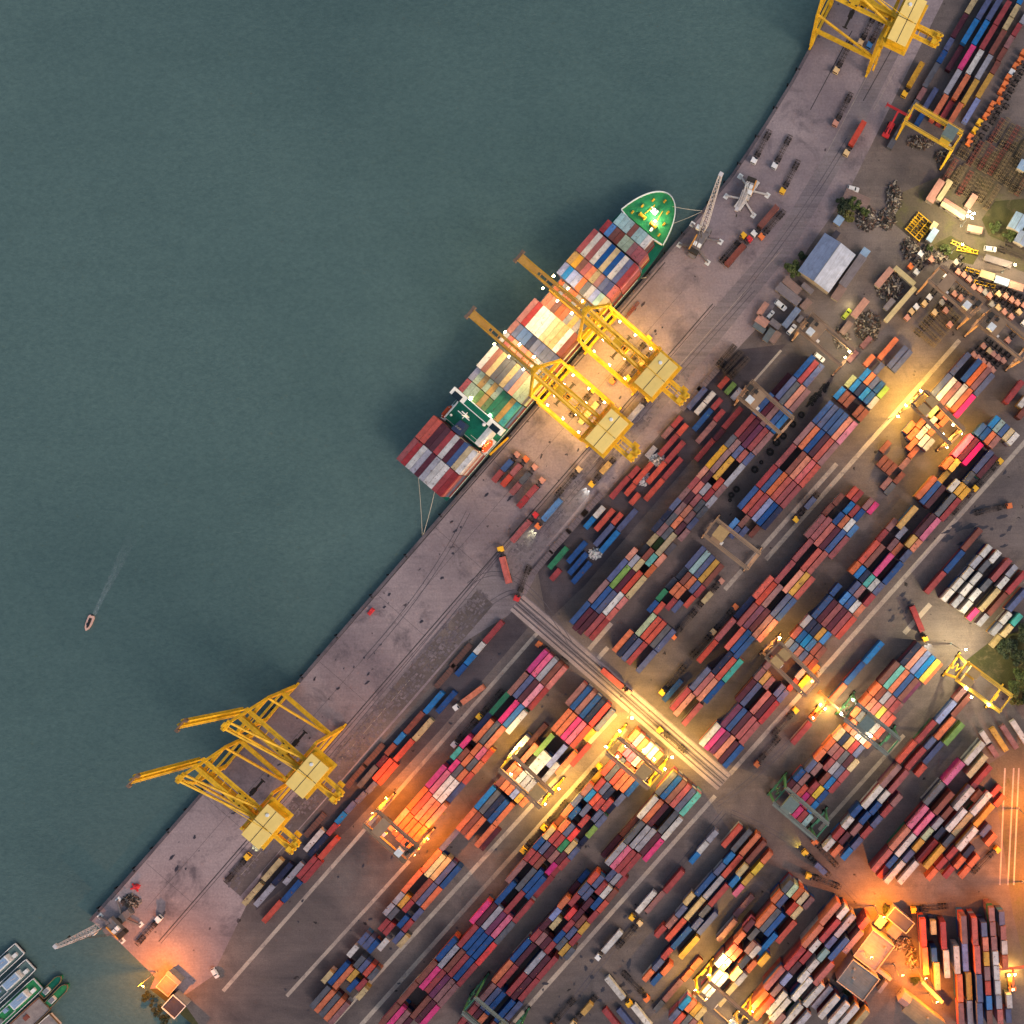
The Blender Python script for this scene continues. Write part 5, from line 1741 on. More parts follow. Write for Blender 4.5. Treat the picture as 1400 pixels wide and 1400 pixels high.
# cars and vans
def proto_car():
    r = empty('car', (0, 0, -50))
    mb = MB(); mb.prism([(-2.2, -.8), (-2.0, -.9), (1.9, -.9), (2.25, -.7), (2.25, .7), (1.9, .9), (-2.0, .9), (-2.2, .8)], .35, .95)
    b = len(mb.v); top = [(-1.7, -.7), (.5, -.7), (.5, .7), (-1.7, .7)]; bot = [(-2.05, -.82), (1.1, -.82), (1.1, .82), (-2.05, .82)]
    mb.quad_box([(x, y, .95) for x, y in bot] + [(x, y, 1.5) for x, y in top]); mb.build('body', VM['w'], r)
    mb = MB(); mb.face([(1.12, -.72, 1.0), (1.12, .72, 1.0), (.57, .62, 1.48), (.57, -.62, 1.48)]); mb.face([(-2.08, .72, 1.0), (-2.08, -.72, 1.0), (-1.76, -.62, 1.48), (-1.76, .62, 1.48)]); mb.build('window', M_GLASS, r)
    mb = MB()
    for x in (1.4, -1.4):
        for sy in (-1, 1): mb.tube((x, sy * .7, .33), (x, sy * .92, .33), .33, n=10)
    tag(mb.build('wheels', M_TYRE, r), kind='stuff')
    return r
PC = proto_car(); CU = [False]
def car(px, py, ang, col, label, sc=1.0):
    o = copy_tree(PC)
    c = P(px, py); o.location = c; o.rotation_euler = (0, 0, math.radians(ang)); o.scale = (sc, sc, sc); setmat(kid(o, 'body')[0], VM[col]); tag(o, label, 'car'); return o
car(1067, 418, -40, 'w', 'white van parked in the courtyard of brown sheds', 1.35)
car(1053, 431, 48, 'w', 'white car parked beside the L-shaped brown shed')
car(1082, 451, 50, 'w', 'white car beside the blue-grey shed', 1.2)
car(1120, 489, -38, 'w', 'white car under the tan gantry crane', 1.2)
cy = car(1157, 430, 50, 'G', 'lime yellow car lit by a work lamp', 1.2)
light('work_lamp_light', cy, (3.2, 1.2, 2.0), LIME, 90, .2)
car(295, 1329, -60, 'w', 'white car on the tarmac near the sodium-lit hut', 1.1)
car(1353, 341, -8, 'w', 'white pickup on the dirt yard lane', 1.25)
car(1166, 259, -15, 'w', 'white car beside the brown shed roof', 1.2)
# reach stackers
def stacker(px, py, ang, col, label, lit=None):
    c = P(px, py); r = empty('reach_stacker', c, math.radians(ang)); tag(r, label, 'stacker'); m_ = VM[col]
    mb = MB(); mb.box((-.5, 0, 1.5), (7.2, 2.6, 1.0)); mb.box((-3.6, 0, 2.2), (1.6, 3.2, 1.4)); mb.build('body', m_, r)
    for x, w_ in ((2.2, 1.9), (-3.0, 1.5)):
        for sy in (-1, 1): mb = MB(); mb.tube((x, sy * w_, .8), (x, sy * (w_ - .7), .8), .8, n=12); mb.build('wheel', M_TYRE, r)
    mb = MB(); mb.box((-1.4, 0, 3.0), (1.7, 1.5, 1.7)); mb.build('cab', M_GLASS, r)
    mb = MB(); mb.beam((-3.4, .0, 3.4), (6.8, 0, 6.6), .8, .9); mb.build('boom', m_, r)
    mb = MB(); mb.box((7.4, 0, 5.9), (1.0, 11.5, .5)); mb.box((7.4, 5.9, 5.6), (2.4, .4, .4)); mb.box((7.4, -5.9, 5.6), (2.4, .4, .4)); mb.build('spreader', m_, r)
    if lit: lamp(r, (3.4, 1.4, 4.2), lit, 900, BULB, name='work_lamp'); lamp(r, (3.4, -1.4, 4.2), lit, 900, BULB, name='work_lamp'); lamp(r, (-3, 0, 4.2), lit, 600, BULB, name='work_lamp')
stacker(1117, 972, 49, 'o', 'orange reach stacker with work lamps lit beside the green gantry', WARM)
stacker(1381, 1338, 95, 'o', 'orange reach stacker working at the end-on columns', WARM)
stacker(1215, 178, 62, 'r', 'red reach stacker beside the grey box rank')
# rail wagons
M_WAG = paint('wagon_grey', srgb(112, 98, 102), .8, 0, .3); M_WAGB = paint('wagon_brown', srgb(104, 72, 64), .8, 0, .3)
def wagon(px, py, ang, mat, label):
    c = P(px, py); r = empty('rail_wagon', c, ang); tag(r, label, 'wagon', 'flat wagons in a line by the paving')
    mb = MB(); mb.box((0, 0, 1.05), (13.4, 2.6, .35)); mb.build('deck', mat, r)
    mb = MB()
    for x in np.linspace(-6.2, 6.2, 9): mb.box((x, 0, 1.27), (.12, 2.5, .08))
    mb.build('deck_rib', M_FR, r)
    for x in (-4.6, 4.6):
        mb = MB(); mb.box((x, 0, .6), (2.6, 1.8, .4))
        for k in (-.9, .9):
            for sy in (-1, 1): mb.tube((x + k, sy * .65, .42), (x + k, sy * .8, .42), .42, n=10)
        mb.build('bogie', M_CDK, r)
for (x, y) in ((742, 769), (766, 740), (789.5, 713), (810, 690)): wagon(x, y, TH, M_WAG, 'grey flat rail wagon beside the broken paving, above the crossing')
for (x, y) in ((631, 896), (610, 924)): wagon(x, y, TH, M_WAGB, 'brown flat rail wagon beside the broken paving, near white box')
for (x, y) in ((512, 1032), (488, 1060), (432, 1127)): wagon(x, y, TH, M_WAGB, 'brown flat rail wagon beside the raised-boom cranes')
for (x, y) in ((968, 520), (945, 545)): wagon(x, y, TH, M_WAG, 'dark flat rail wagon near the pile of dark trailers')
# tyres lining the lane
tm = MB()
for i in range(16):
    a0, a1 = 2 * PI * i / 16, 2 * PI * (i + 1) / 16
    for (r0, z0, r1, z1) in ((.55, .1, .55, .6), (.55, .6, .8, .72), (.8, .72, 1.2, .68), (1.2, .68, 1.35, .45), (1.35, .45, 1.2, .05)):
        tm.face([(r0 * math.cos(a0), r0 * math.sin(a0), z0), (r1 * math.cos(a0), r1 * math.sin(a0), z1), (r1 * math.cos(a1), r1 * math.sin(a1), z1), (r0 * math.cos(a1), r0 * math.sin(a1), z0)])
tmesh = tm.mesh('tyre', M_TYRE)
for (x, y, s_) in ((1096, 567, 1.1), (1084, 580, 1.2), (1071, 596, 1.2), (1062, 605, 1.25), (1053, 618, 1.25), (1041, 632, .7), (1032, 642, 1.2), (1007, 669, 1.1), (1000, 677, 1.0), (998, 684, .6)):
    o = bpy.data.objects.new('tyre', tmesh); COL.objects.link(o); o.location = P(x, y); o.scale = (s_, s_, s_); tag(o, 'big black tyre lying on the tyre lane', 'tyre', 'tyres lying along the tyre lane')
for k in range(34):
    t = rt.random(); x, y = 1106 + 28 * t + rt.uniform(-4, 4), 553 - 32 * t + rt.uniform(-4, 4)
    o = bpy.data.objects.new('tyre', tmesh); COL.objects.link(o); s_ = rt.uniform(.4, .6); o.location = P(x, y) + Vector((0, 0, .002 * k)); o.scale = (s_, s_, s_); tag(o, 'small black tyre in the heap at the lane end', 'tyre', 'small tyres heaped at the lane end')

def drop_tree(o):
    for k in list(KIDS.get(o.name, [])): drop_tree(k)
    bpy.data.objects.remove(o, do_unlink=True)
# ------------------------------------------------------------------ buildings
def sheetmat(name, c, sc=2.2):
    if name in PMATS: return PMATS[name]
    m, nt, bs = new_mat(name); co = coords(nt)
    n = noise(nt, co, .25, 6, .75, .3); n2 = noise(nt, coords(nt, scale=(.15, 2.2, 1)), .8, 4, .7)
    col = ramp(nt, n, [(.3, tuple(x * .62 for x in c[:3]) + (1,)), (.65, c)])
    g = ramp(nt, n2, [(.3, (.75, .72, .70, 1)), (.7, (1.08, 1.08, 1.08, 1))])
    col = mixc(nt, 1.0, col, g, 'MULTIPLY'); nt.links.new(col, bs.inputs['Base Color']); bs.inputs['Roughness'].default_value = .6
    w = nt.nodes.new('ShaderNodeTexWave'); w.inputs['Scale'].default_value = sc; nt.links.new(coords(nt), w.inputs['Vector']); bump(nt, bs, w.outputs['Fac'], .35, .05)
    PMATS[name] = m; return m
RF = {'blue': sheetmat('roof_blue_grey', srgb(132, 146, 176)), 'pale': sheetmat('roof_pale', srgb(186, 190, 206)), 'brown': sheetmat('roof_brown', srgb(140, 112, 102)), 'grey': sheetmat('roof_grey', srgb(126, 116, 120)),
      'sky': sheetmat('roof_sky', srgb(150, 176, 204)), 'pink': sheetmat('roof_pink', srgb(196, 142, 124)), 'cream': sheetmat('roof_cream', srgb(206, 186, 140)), 'teal': sheetmat('roof_teal', srgb(96, 104, 108)), 'olive': sheetmat('roof_olive', srgb(112, 110, 88)), 'dark': sheetmat('roof_dark', srgb(62, 56, 66))}
M_BW = surf('building_wall', srgb(150, 138, 128), srgb(178, 164, 150), None, .2, .8, .9, 0, .2)
M_DOOR = paint('door_grey', srgb(90, 96, 104), .5)
def building(px, py, L, W, ang, h, roof, label, kind='gable', roof2=None, name='shed', parapet=False, lit=None, cat='building'):
    """L, W in photo pixels; ang in degrees"""
    z = h
    c = P(px, py, z); r = empty(name, (c.x, c.y, 0), math.radians(ang)); tag(r, label, cat)
    L *= S * (H - z) / H; W *= S * (H - z) / H; x, y = L / 2, W / 2
    hw = h - (min(W * .16, 1.8) if kind == 'gable' else .3)
    mb = MB(); mb.box((0, 0, hw / 2), (L - .5, W - .5, hw)); mb.build('wall', M_BW, r)
    if kind == 'gable':
        for s_, m_ in ((1, RF[roof]), (-1, RF[roof2 or roof])):
            mb = MB(); a = [(-x, s_ * y, hw - .05), (x, s_ * y, hw - .05), (x, s_ * .08, h), (-x, s_ * .08, h)]
            b = [(q[0], q[1], q[2] + .14) for q in a]
            mb.quad_box((a + b) if s_ > 0 else (a[::-1] + b[::-1])); mb.build('roof', m_, r)
            n_ = max(2, int(L / 2.4))
        mb = MB(); mb.beam((-x, 0, h + .14), (x, 0, h + .14), .3, .12); mb.build('ridge_cap', M_GREYM, r)
    else:
        mb = MB(); mb.box((0, 0, hw + .15), (L, W, .3)); mb.build('roof', RF[roof], r)
        if parapet:
            mb = MB()
            for s_ in (-1, 1): mb.box((0, s_ * (y - .15), hw + .55), (L, .3, .5)); mb.box((s_ * (x - .15), 0, hw + .55), (.3, W - .6, .5))
            mb.build('parapet', M_WHITE if parapet == 'w' else M_BW, r)
    if L > 6:
        for k in np.linspace(-.3, .3, max(1, int(L / 6))):
            mb = MB(); mb.box((k * L, -y + .2, min(1.6, h * .45)), (1.4, .12, 1.0)); mb.build('window', M_GLASS, r)
    mb = MB(); mb.box((x - .2, 0, 1.1), (.12, 1.2, 2.2)); mb.build('door', M_DOOR, r)
    for k in range(int(L * W / 90)):
        mb = MB(); qx, qy = rt.uniform(-x * .7, x * .7), rt.uniform(-y * .7, y * .7)
        if kind != 'gable': mb.box((qx, qy, hw + .65), (rt.uniform(.6, 1.4), rt.uniform(.6, 1.2), .7)); mb.build('roof_vent', M_GREYM, r)
    return r
building(1131, 358, 64, 52, 54.5, 8, 'blue', 'big warehouse with blue-grey and pale metal roof', roof2='pale', name='warehouse')
building(1166, 370, 50, 12, 54.5, 4.5, 'grey', 'grey lean-to along the big warehouse', 'flat')
building(1147, 400, 22, 12, 54.5, 4, 'brown', 'brown lean-to at the warehouse corner', 'flat')
building(1182, 346, 14, 11, 54.5, 4, 'sky', 'small sky blue roof hut beside the warehouse', 'flat', name='hut')
building(1147, 301, 13, 11, 54.5, 3.5, 'sky', 'sky blue roof hut among trees', 'flat', name='hut')
building(1171, 272, 36, 17, -23.5, 4, 'brown', 'brown roofed shed beside the trees', 'flat')
building(1142, 322, 14, 8, 54.5, 3, 'dark', 'dark little hut behind the big warehouse', 'flat', name='hut')
for d_ in ((1083, 390, 28, 11, -40, 3.6, 'brown', 'brown shed nearest the bush in the courtyard'), (1104, 394, 18, 8, -40, 3, 'grey', 'small grey shed beside the brown one'),
           (1078, 402, 38, 13, -38, 3.5, 'grey', 'long grey shed across the courtyard'), (1082, 434, 32, 9, 52, 3.2, 'blue', 'long blue-grey shed in the courtyard'),
           (1102, 416, 16, 10, 47, 3, 'brown', 'brown shed near the tan gantry'), (1043, 422, 20, 8, 55, 3, 'pink', 'rosy shed along the lane'), (1042, 439, 18, 12, -37, 3, 'pink', 'rosy shed with long slope in the cluster'),
           (1060, 443, 16, 9, -37, 3, 'grey', 'grey shed joining two brown sheds'), (1038, 448, 18, 8, -35, 3, 'teal', 'teal grey shed at the cluster edge'), (1051, 458, 20, 9, 55, 3, 'teal', 'teal grey shed at the dark yard'), (1060, 461, 18, 9, 55, 3, 'brown', 'brown shed at the dark yard'), (1094, 436, 10, 6, 50, 2.6, 'grey', 'tiny grey hut near the parked car')):
    building(*d_[:7], d_[7], 'flat')
off = building(1195, 1300, 38, 45, -37, 8, 'grey', 'flat-roofed office glowing under a sodium lamp', 'flat', name='office', parapet=True)
building(1173, 1340, 46, 38, -37, 9, 'teal', 'dark flat-roofed office beside the glowing one', 'flat', name='office', parapet=True)
building(1231, 1258, 36, 19, -40, 5, 'dark', 'dark roofed hall above the glowing yard', 'flat', name='office', parapet=True)
building(1204, 1261, 15, 12, 50, 4, 'cream', 'cream roof hut next to the dark hall', 'flat', name='hut')
building(1223, 1274, 17, 15, -40, 4, 'brown', 'brown flat hut next to the dark hall', 'flat', name='hut')
building(1264, 1392, 60, 24, -38, 6, 'olive', 'long olive roofed hall behind the pink gable', 'flat', name='office')
building(1238, 1368, 14, 17, -38, 6.5, 'pink', 'pink gabled house by the sodium-lit court', 'gable', name='house')
building(1275, 1357, 40, 5, -45, 5, 'pink', 'narrow pink wing along the lit court', 'flat', name='office')
building(1208, 1332, 26, 5, -37, 4, 'pink', 'narrow pink canopy joining the offices', 'flat', name='office'); building(1207, 1350, 5, 18, -37, 4, 'grey', 'narrow grey canopy at the office corner', 'flat', name='office')
building(1280, 261, 34, 12, 57, 4, 'pink', 'rosy long cabin by the chassis park', 'flat', name='cabin'); building(1291, 260, 32, 9, 57, 4, 'cream', 'cream long cabin by the chassis park', 'flat', name='cabin')
building(1305, 285, 38, 12, -33, 4.5, 'pink', 'salmon long cabin with white edge on the dirt yard', 'gable', 'cream', name='cabin'); building(1328, 275, 21, 9, 57, 3.5, 'pink', 'short rosy cabin at the dirt yard corner', 'flat', name='cabin')
building(1275, 321, 20, 9, 57, 3.5, 'sky', 'pale blue roof hut by the yellow frames', 'flat', name='hut'); building(1277, 309, 12, 8, 57, 3.2, 'cream', 'cream hut by the yellow frames', 'flat', name='hut')
building(1393, 303, 24, 20, 60, 5, 'sky', 'sky blue house at the grass verge', 'gable', name='house'); building(1398, 325, 18, 16, 60, 5, 'blue', 'blue-grey house at the grass verge', 'gable', name='house'); building(1399, 226, 14, 12, 60, 4, 'sky', 'small blue hut at the dirt yard edge', 'flat', name='hut')
building(1237, 377, 36, 7, -41, 3.5, 'cream', 'cream edged wing of the walled scrap yard', 'flat', name='wall_wing'); building(1209, 379, 32, 9, 50, 3.5, 'pink', 'rosy wing of the walled scrap yard', 'flat', name='wall_wing')
building(1231, 416, 62, 7, 49, 3.5, 'cream', 'long cream wing of the walled scrap yard', 'flat', name='wall_wing'); building(1216, 416, 18, 8, 49, 3, 'grey', 'grey hut inside the scrap yard', 'flat', name='hut')
building(1176, 421, 30, 10, 52, 3.2, 'pink', 'rosy long shed at the scrap heaps', 'flat'); building(1157, 448, 20, 9, 52, 3, 'brown', 'brown broken shed at the scrap heaps', 'flat')
building(1365, 357, 38, 9, -17, 3.6, 'grey', 'grey carriage body above the tractor rows', 'flat', name='carriage', cat='carriage')
for k, (x, y, c_) in enumerate(((1350, 376, 'cream'), (1370, 384, 'sky'), (1390, 391, 'pink'))): building(x, y, 20, 10, -18, 4, c_, '%s carriage body in the row above the tractors' % ('cream', 'pale blue', 'pink')[k], 'flat', name='carriage', cat='carriage')
building(1333, 313, 21, 9, -12, 3.4, 'pink', 'orange bus parked by the lamp mast', 'flat', name='bus', cat='bus')
building(229, 1347, 22, 22, -40, 3.5, 'brown', 'low hut lit orange at the quay end', 'flat', name='hut', parapet=True); building(237, 1337, 24, 6, -42, 4.2, 'grey', 'white roofed strip beside the orange-lit hut', 'flat', name='hut')
building(238, 1376, 24, 24, -42, 5, 'dark', 'dark roofed hut with white rim at the bank', 'flat', name='hut', parapet='w')
# ------------------------------------------------------------------ lamp masts
def mast(px, py, h, label, col, watts, arms=1, bulb=None, ring=False):
    c = P(px, py); r = empty('lamp_mast', c, 0); tag(r, label, 'lamp mast')
    mb = MB(); mb.box((0, 0, .25), (1.0, 1.0, .5)); mb.tube((0, 0, .5), (0, 0, h), .22, .12, 10); mb.build('pole', M_GREYM, r)
    if ring:
        mb = MB()
        for i in range(12):
            a = 2 * PI * i / 12; b = 2 * PI * (i + 1) / 12; mb.beam((1.2 * math.cos(a), 1.2 * math.sin(a), h), (1.2 * math.cos(b), 1.2 * math.sin(b), h), .12)
        mb.build('lamp_ring', M_GREYM, r)
        for i in range(4): a = PI / 2 * i + .4; lamp(r, (1.5 * math.cos(a), 1.5 * math.sin(a), h), col, watts / 4, bulb)
    else:
        mb = MB(); mb.beam((0, 0, h), (1.8, 0, h + .2), .12); mb.build('arm', M_GREYM, r); lamp(r, (2.0, 0, h), col, watts, bulb)
    return r
mast(1314, 309, 18, 'tall ring lamp mast lit on the dirt yard', (1, .84, .46), 5200, ring=True, bulb=BULBW)
mast(214, 1328, 15, 'sodium lamp post at the quay end', SODIUM, 7500, bulb=BULBO)
mast(1179, 1290, 15, 'sodium lamp post lighting the glowing office roof', SODIUM, 1900, bulb=BULBO); mast(1222, 1318, 12, 'sodium lamp post in the office court', SODIUM, 3400, bulb=BULBO)
mast(1196, 1238, 14, 'sodium lamp post shining on the open tarmac', SODIUM, 11000, bulb=BULBO); mast(1253, 1322, 12, 'sodium lamp post at the end-on columns', SODIUM, 3600, bulb=BULBO); mast(1270, 1358, 9, 'sodium lamp post in the walled court', SODIUM, 2500, bulb=BULBO)
mast(1392, 1105, 16, 'sodium lamp post beside the dirt road', SODIUM, 9000, bulb=BULBO); mast(1398, 1205, 16, 'second sodium lamp post down the dirt road', SODIUM, 9000, bulb=BULBO)
mast(1370, 372, 14, 'lamp post above the tractor rows', (1, .8, .4), 2400, bulb=BULB); mast(1300, 345, 14, 'lamp post at the yellow frames', (1, .8, .4), 1600, bulb=BULB)
mast(862, 972, 16, 'lamp post at the road crossing corner', WARM, 3800, bulb=BULB); mast(915, 1024, 16, 'lamp post halfway down the crossing road', WARM, 4200, bulb=BULB)
mast(1300, 880, 20, 'lamp post on the green-lit tarmac by the trees', LIME, 6500, bulb=BULB); mast(985, 1300, 14, 'sodium lamp post beside the ragged ranks', (1, .6, .15), 4200, bulb=BULBO)
mast(1215, 573, 13, 'lamp post at the end of the bright runway', WARM, 1800, bulb=BULB)
# ------------------------------------------------------------------ heaps, frames and other yard things
def heap(px, py, rx, ry, n, hgt, label, mats, smax=1.6):
    mb = MB(); c = P(px, py); rr = random.Random(int(px * 7 + py))
    for i in range(n):
        a, q = rr.uniform(0, 2 * PI), math.sqrt(rr.random()); x, y = c.x + math.cos(a) * q * rx * S, c.y + math.sin(a) * q * ry * S
        z = hgt * (1 - q * q) * rr.random(); mb.mi = rr.randrange(len(mats))
        d = Vector((rr.uniform(-1, 1), rr.uniform(-1, 1), rr.uniform(-.3, .4))).normalized() * rr.uniform(.4, smax)
        p = Vector((x, y, max(.25, z))); mb.beam(p - d, p + d, rr.uniform(.15, .8), rr.uniform(.1, .5))
    tag(mb.build('scrap_heap', mats), label, 'scrap', kind='stuff')
SC = [M_CDK, M_CDK, M_FR, paint('scrap_grey', srgb(112, 104, 98), .7), paint('scrap_rust', srgb(96, 70, 58), .8), paint('scrap_pale', srgb(150, 136, 120), .7)]
for a in ((1186, 447, 16, 20, 420, 2.2, 'heap of dark scrap metal beside the rosy shed'), (1150, 462, 10, 14, 200, 1.8, 'heap of dark scrap under the gantry crane'), (1216, 392, 18, 18, 380, 2.4, 'scrap parts piled inside the walled yard'),
          (1185, 300, 14, 16, 260, 2.0, 'scrap machinery among the trees'), (1222, 270, 10, 20, 220, 2.2, 'scrap vehicles by the dirt yard edge'), (1212, 300, 12, 14, 220, 2.2, 'scrap vehicles near the hut'), (1270, 352, 26, 8, 240, 1.8, 'yellow scrap frames along the verge'),
          (1245, 340, 12, 14, 220, 2.4, 'broken engines by the yard lane'), (1345, 400, 40, 5, 300, 1.2, 'loose parts between the tractor rows'), (1290, 215, 12, 8, 160, 1.5, 'parts under the yellow gantry'), (1258, 195, 18, 8, 220, 1.8, 'parts and forklifts under the yellow gantry end'), (180, 1232, 12, 8, 160, 1.8, 'dark gear piled by the harbour crane'), (1232, 1290, 14, 8, 150, 1.6, 'pallets and gear in the lit court'), (1246, 1310, 6, 16, 120, 1.5, 'gear stacked along the court wall')):
    heap(*a, SC)
PLT = [M_WL, M_GREYM, paint('bag_white', srgb(206, 206, 200), .8)]
for a in ((814, 757, 9, 7, 130, 1.6, 'pile of pale bags between the blue boxes'), (898, 629, 11, 9, 150, 1.4, 'pale loose cargo between vermilion boxes'), (881, 655, 8, 9, 130, 1.4, 'pale loose cargo beside the short boxes')):
    heap(*a, PLT, .8)
for k in range(7):
    c = P(1247 + k * 2.6, 322 - k * 3.2); mb = MB(); mb.box((0, 0, .9), (9, .35, .35)); mb.box((0, 1.4, .9), (9, .35, .35))
    for x in (-4, -1.5, 1.5, 4): mb.box((x, .7, .9), (.3, 1.2, .3)); mb.box((x, 0, .36), (.3, .3, .72)); mb.box((x, 1.4, .36), (.3, .3, .72))
    o = mb.build('yellow_frame', M_CY); o.location = c; o.rotation_euler = (0, 0, TH - PI / 2 + rt.uniform(-.08, .08)); tag(o, 'yellow steel spreader frame laid by the blue roof hut', 'frame', 'yellow frames by the hut')
for k, (x, y, a_) in enumerate(((1314, 337, -24), (1322, 343, -10), (1334, 372, -16), (1346, 389, -14))):
    c = P(x, y); mb = MB(); mb.box((0, .7, .8), (10, .3, .4)); mb.box((0, -.7, .8), (10, .3, .4))
    for q in np.linspace(-4.6, 4.6, 6): mb.box((q, 0, .8), (.25, 1.4, .25)); mb.box((q, 0, .3), (.25, .3, .6))
    o = mb.build('crane_beam', M_CY); o.location = c; o.rotation_euler = (0, 0, math.radians(a_)); tag(o, 'yellow crane beam lying on the verge above the tractors', 'beam', 'crane beams on the verge')
c = P(187, 1212); mb = MB(); mb.tube((0, 0, 0), (0, 0, 1.2), 1.4, 1.0, 10); mb.beam((-2.4, -1, .4), (2.4, 1, 1.6), .7); mb.beam((-1.8, 1.4, .4), (1.4, -1.6, 1.5), .6); o = mb.build('red_grab', VM['r']); o.location = c; tag(o, 'red cargo grab lying near the harbour crane', 'grab')
c = P(508, 836); mb = MB(); mb.box((0, 0, .5), (3.4, 1.6, .9)); mb.box((.9, 0, 1.3), (1.1, 1.4, .7)); mb.box((-1.0, 0, 1.1), (.8, 1.2, .4)); o = mb.build('red_skid', VM['r']); o.location = c; o.rotation_euler = (0, 0, TH); tag(o, 'small red machine skid alone on the apron', 'skid')
for (x, y) in ((862, 430), (867, 423)):
    c = P(x, y); mb = MB()
    for k in (-2.6, 0, 2.6): mb.box((k, 0, .7), (2.2, .3, .2)); mb.box((k, .9, .7), (2.2, .3, .2)); mb.box((k - 1, .45, .35), (.2, 1.2, .7)); mb.box((k + 1, .45, .35), (.2, 1.2, .7))
    o = mb.build('cargo_rack', M_FRR); o.location = c; o.rotation_euler = (0, 0, TH); tag(o, 'rusty cargo rack on the apron beside the bow crane', 'rack', 'cargo racks on the apron')
# ------------------------------------------------------------------ trees and bushes
def leaf_mat(name, c):
    m, nt, bs = new_mat(name); g = nt.nodes.new('ShaderNodeNewGeometry'); 
    r = ramp(nt, g.outputs['Random Per Island'], [(0, tuple(x * .55 for x in c[:3]) + (1,)), (1, tuple(x * 1.5 for x in c[:3]) + (1,))])
    nt.links.new(r, bs.inputs['Base Color']); bs.inputs['Roughness'].default_value = .7; return m
LF = [leaf_mat('leaves_dark', srgb(46, 58, 36)), leaf_mat('leaves_mid', srgb(78, 90, 44)), leaf_mat('leaves_olive', srgb(108, 104, 52))]
M_BARK = paint('bark', srgb(78, 64, 52), .9)
def tree(px, py, R, h, lm, label, n=1500, name='tree'):
    c = P(px, py); r = empty(name, c, 0); tag(r, label, 'tree' if name == 'tree' else 'bush'); rr = random.Random(int(px * 13 + py * 3)); R *= S
    mb = MB(); mb.tube((0, 0, 0), (.2, .1, h * .55), .06 * h * .5 + .08, .05 * h * .3 + .05, 8)
    for k in range(5): a = 2 * PI * k / 5 + rr.random(); mb.tube((.1, 0, h * .4), (math.cos(a) * R * .55, math.sin(a) * R * .55, h * .72), .1 + .01 * h, .04, 6)
    mb.build('trunk', M_BARK, r)
    cl = [(math.cos(a) * q * R, math.sin(a) * q * R, h * rr.uniform(.55, .95) * (1 - .35 * q * q), R * rr.uniform(.22, .42)) for a, q in ((rr.uniform(0, 2 * PI), math.sqrt(rr.random()) * .85) for _ in range(12))]
    vs, fs = [], []
    for i in range(n):
        x, y, z, q = rr.choice(cl); d = Vector((rr.gauss(0, 1), rr.gauss(0, 1), rr.gauss(0, 1))).normalized() * (q * rr.uniform(.55, 1.05)); d.z *= .7
        p = Vector((x, y, max(.3, z))) + d; s_ = rr.uniform(.22, .5); a = Vector((rr.gauss(0, 1), rr.gauss(0, 1), rr.gauss(0, .5))).normalized() * s_; b = a.cross(Vector((rr.gauss(0, 1), rr.gauss(0, 1), rr.gauss(0, 1)))).normalized() * s_ * .6
        k = len(vs); vs += [p - a, p + b, p + a, p - b]; fs.append((k, k + 1, k + 2, k + 3))
    me = bpy.data.meshes.new('crown'); me.from_pydata([tuple(v) for v in vs], [], fs); me.materials.append(lm); o = bpy.data.objects.new('crown', me); COL.objects.link(o); own(o, r)
TR = [(1396, 870, 22, 10, 0, 'dark leafy tree behind the cream boxes'), (1375, 884, 15, 8, 0, 'dark round tree beside the last cream box'), (1397, 902, 20, 9, 0, 'mid green tree at the grass patch'), (1386, 928, 17, 7, 1, 'mid green tree by the bright gantry'), (1402, 935, 15, 8, 2, 'olive tree at the gantry end'), (1400, 960, 14, 8, 0, 'dark tree past the bright gantry'), (1388, 953, 10, 6, 2, 'small olive tree beneath the bright gantry end'),
      (1150, 285, 12, 7, 0, 'dark tree by the brown roofed shed'), (1166, 281, 9, 6, 1, 'green tree at the shed corner'), (1160, 298, 8, 5, 2, 'olive tree by the sky blue hut'), (1180, 292, 7, 5, 1, 'small green tree by the scrap machinery'), (1085, 368, 13, 7, 1, 'green tree at the warehouse end'), (1097, 352, 6, 4, 0, 'small dark tree along the warehouse wall')]
for x, y, R, h, k, lb in TR: tree(x, y, R, h, LF[k], lb, 3200)
for x, y, R, lb in ((206, 1362, 9, 'bush on the bank by the huts'), (214, 1378, 10, 'bush lower on the bank'), (226, 1392, 9, 'bush at the bank foot'), (1292, 343, 8, 'bush on the verge by the frames'), (1210, 1242, 6, 'bush row at the glowing tarmac edge'), (1250, 1340, 7, 'lit bush in the office court'), (1233, 1357, 5, 'round bush by the pink gable'), (1145, 1335, 6, 'bush behind the dark office'), (1158, 1352, 7, 'bush along the dark office wall'), (1360, 312, 9, 'bush in the grass verge loop'), (1378, 322, 10, 'bush at the grass verge end'), (1270, 340, 5, 'low bush by the yard lane')):
    tree(x, y, R, 2.4, LF[1] if y < 400 else LF[0], lb, 700, 'bush')
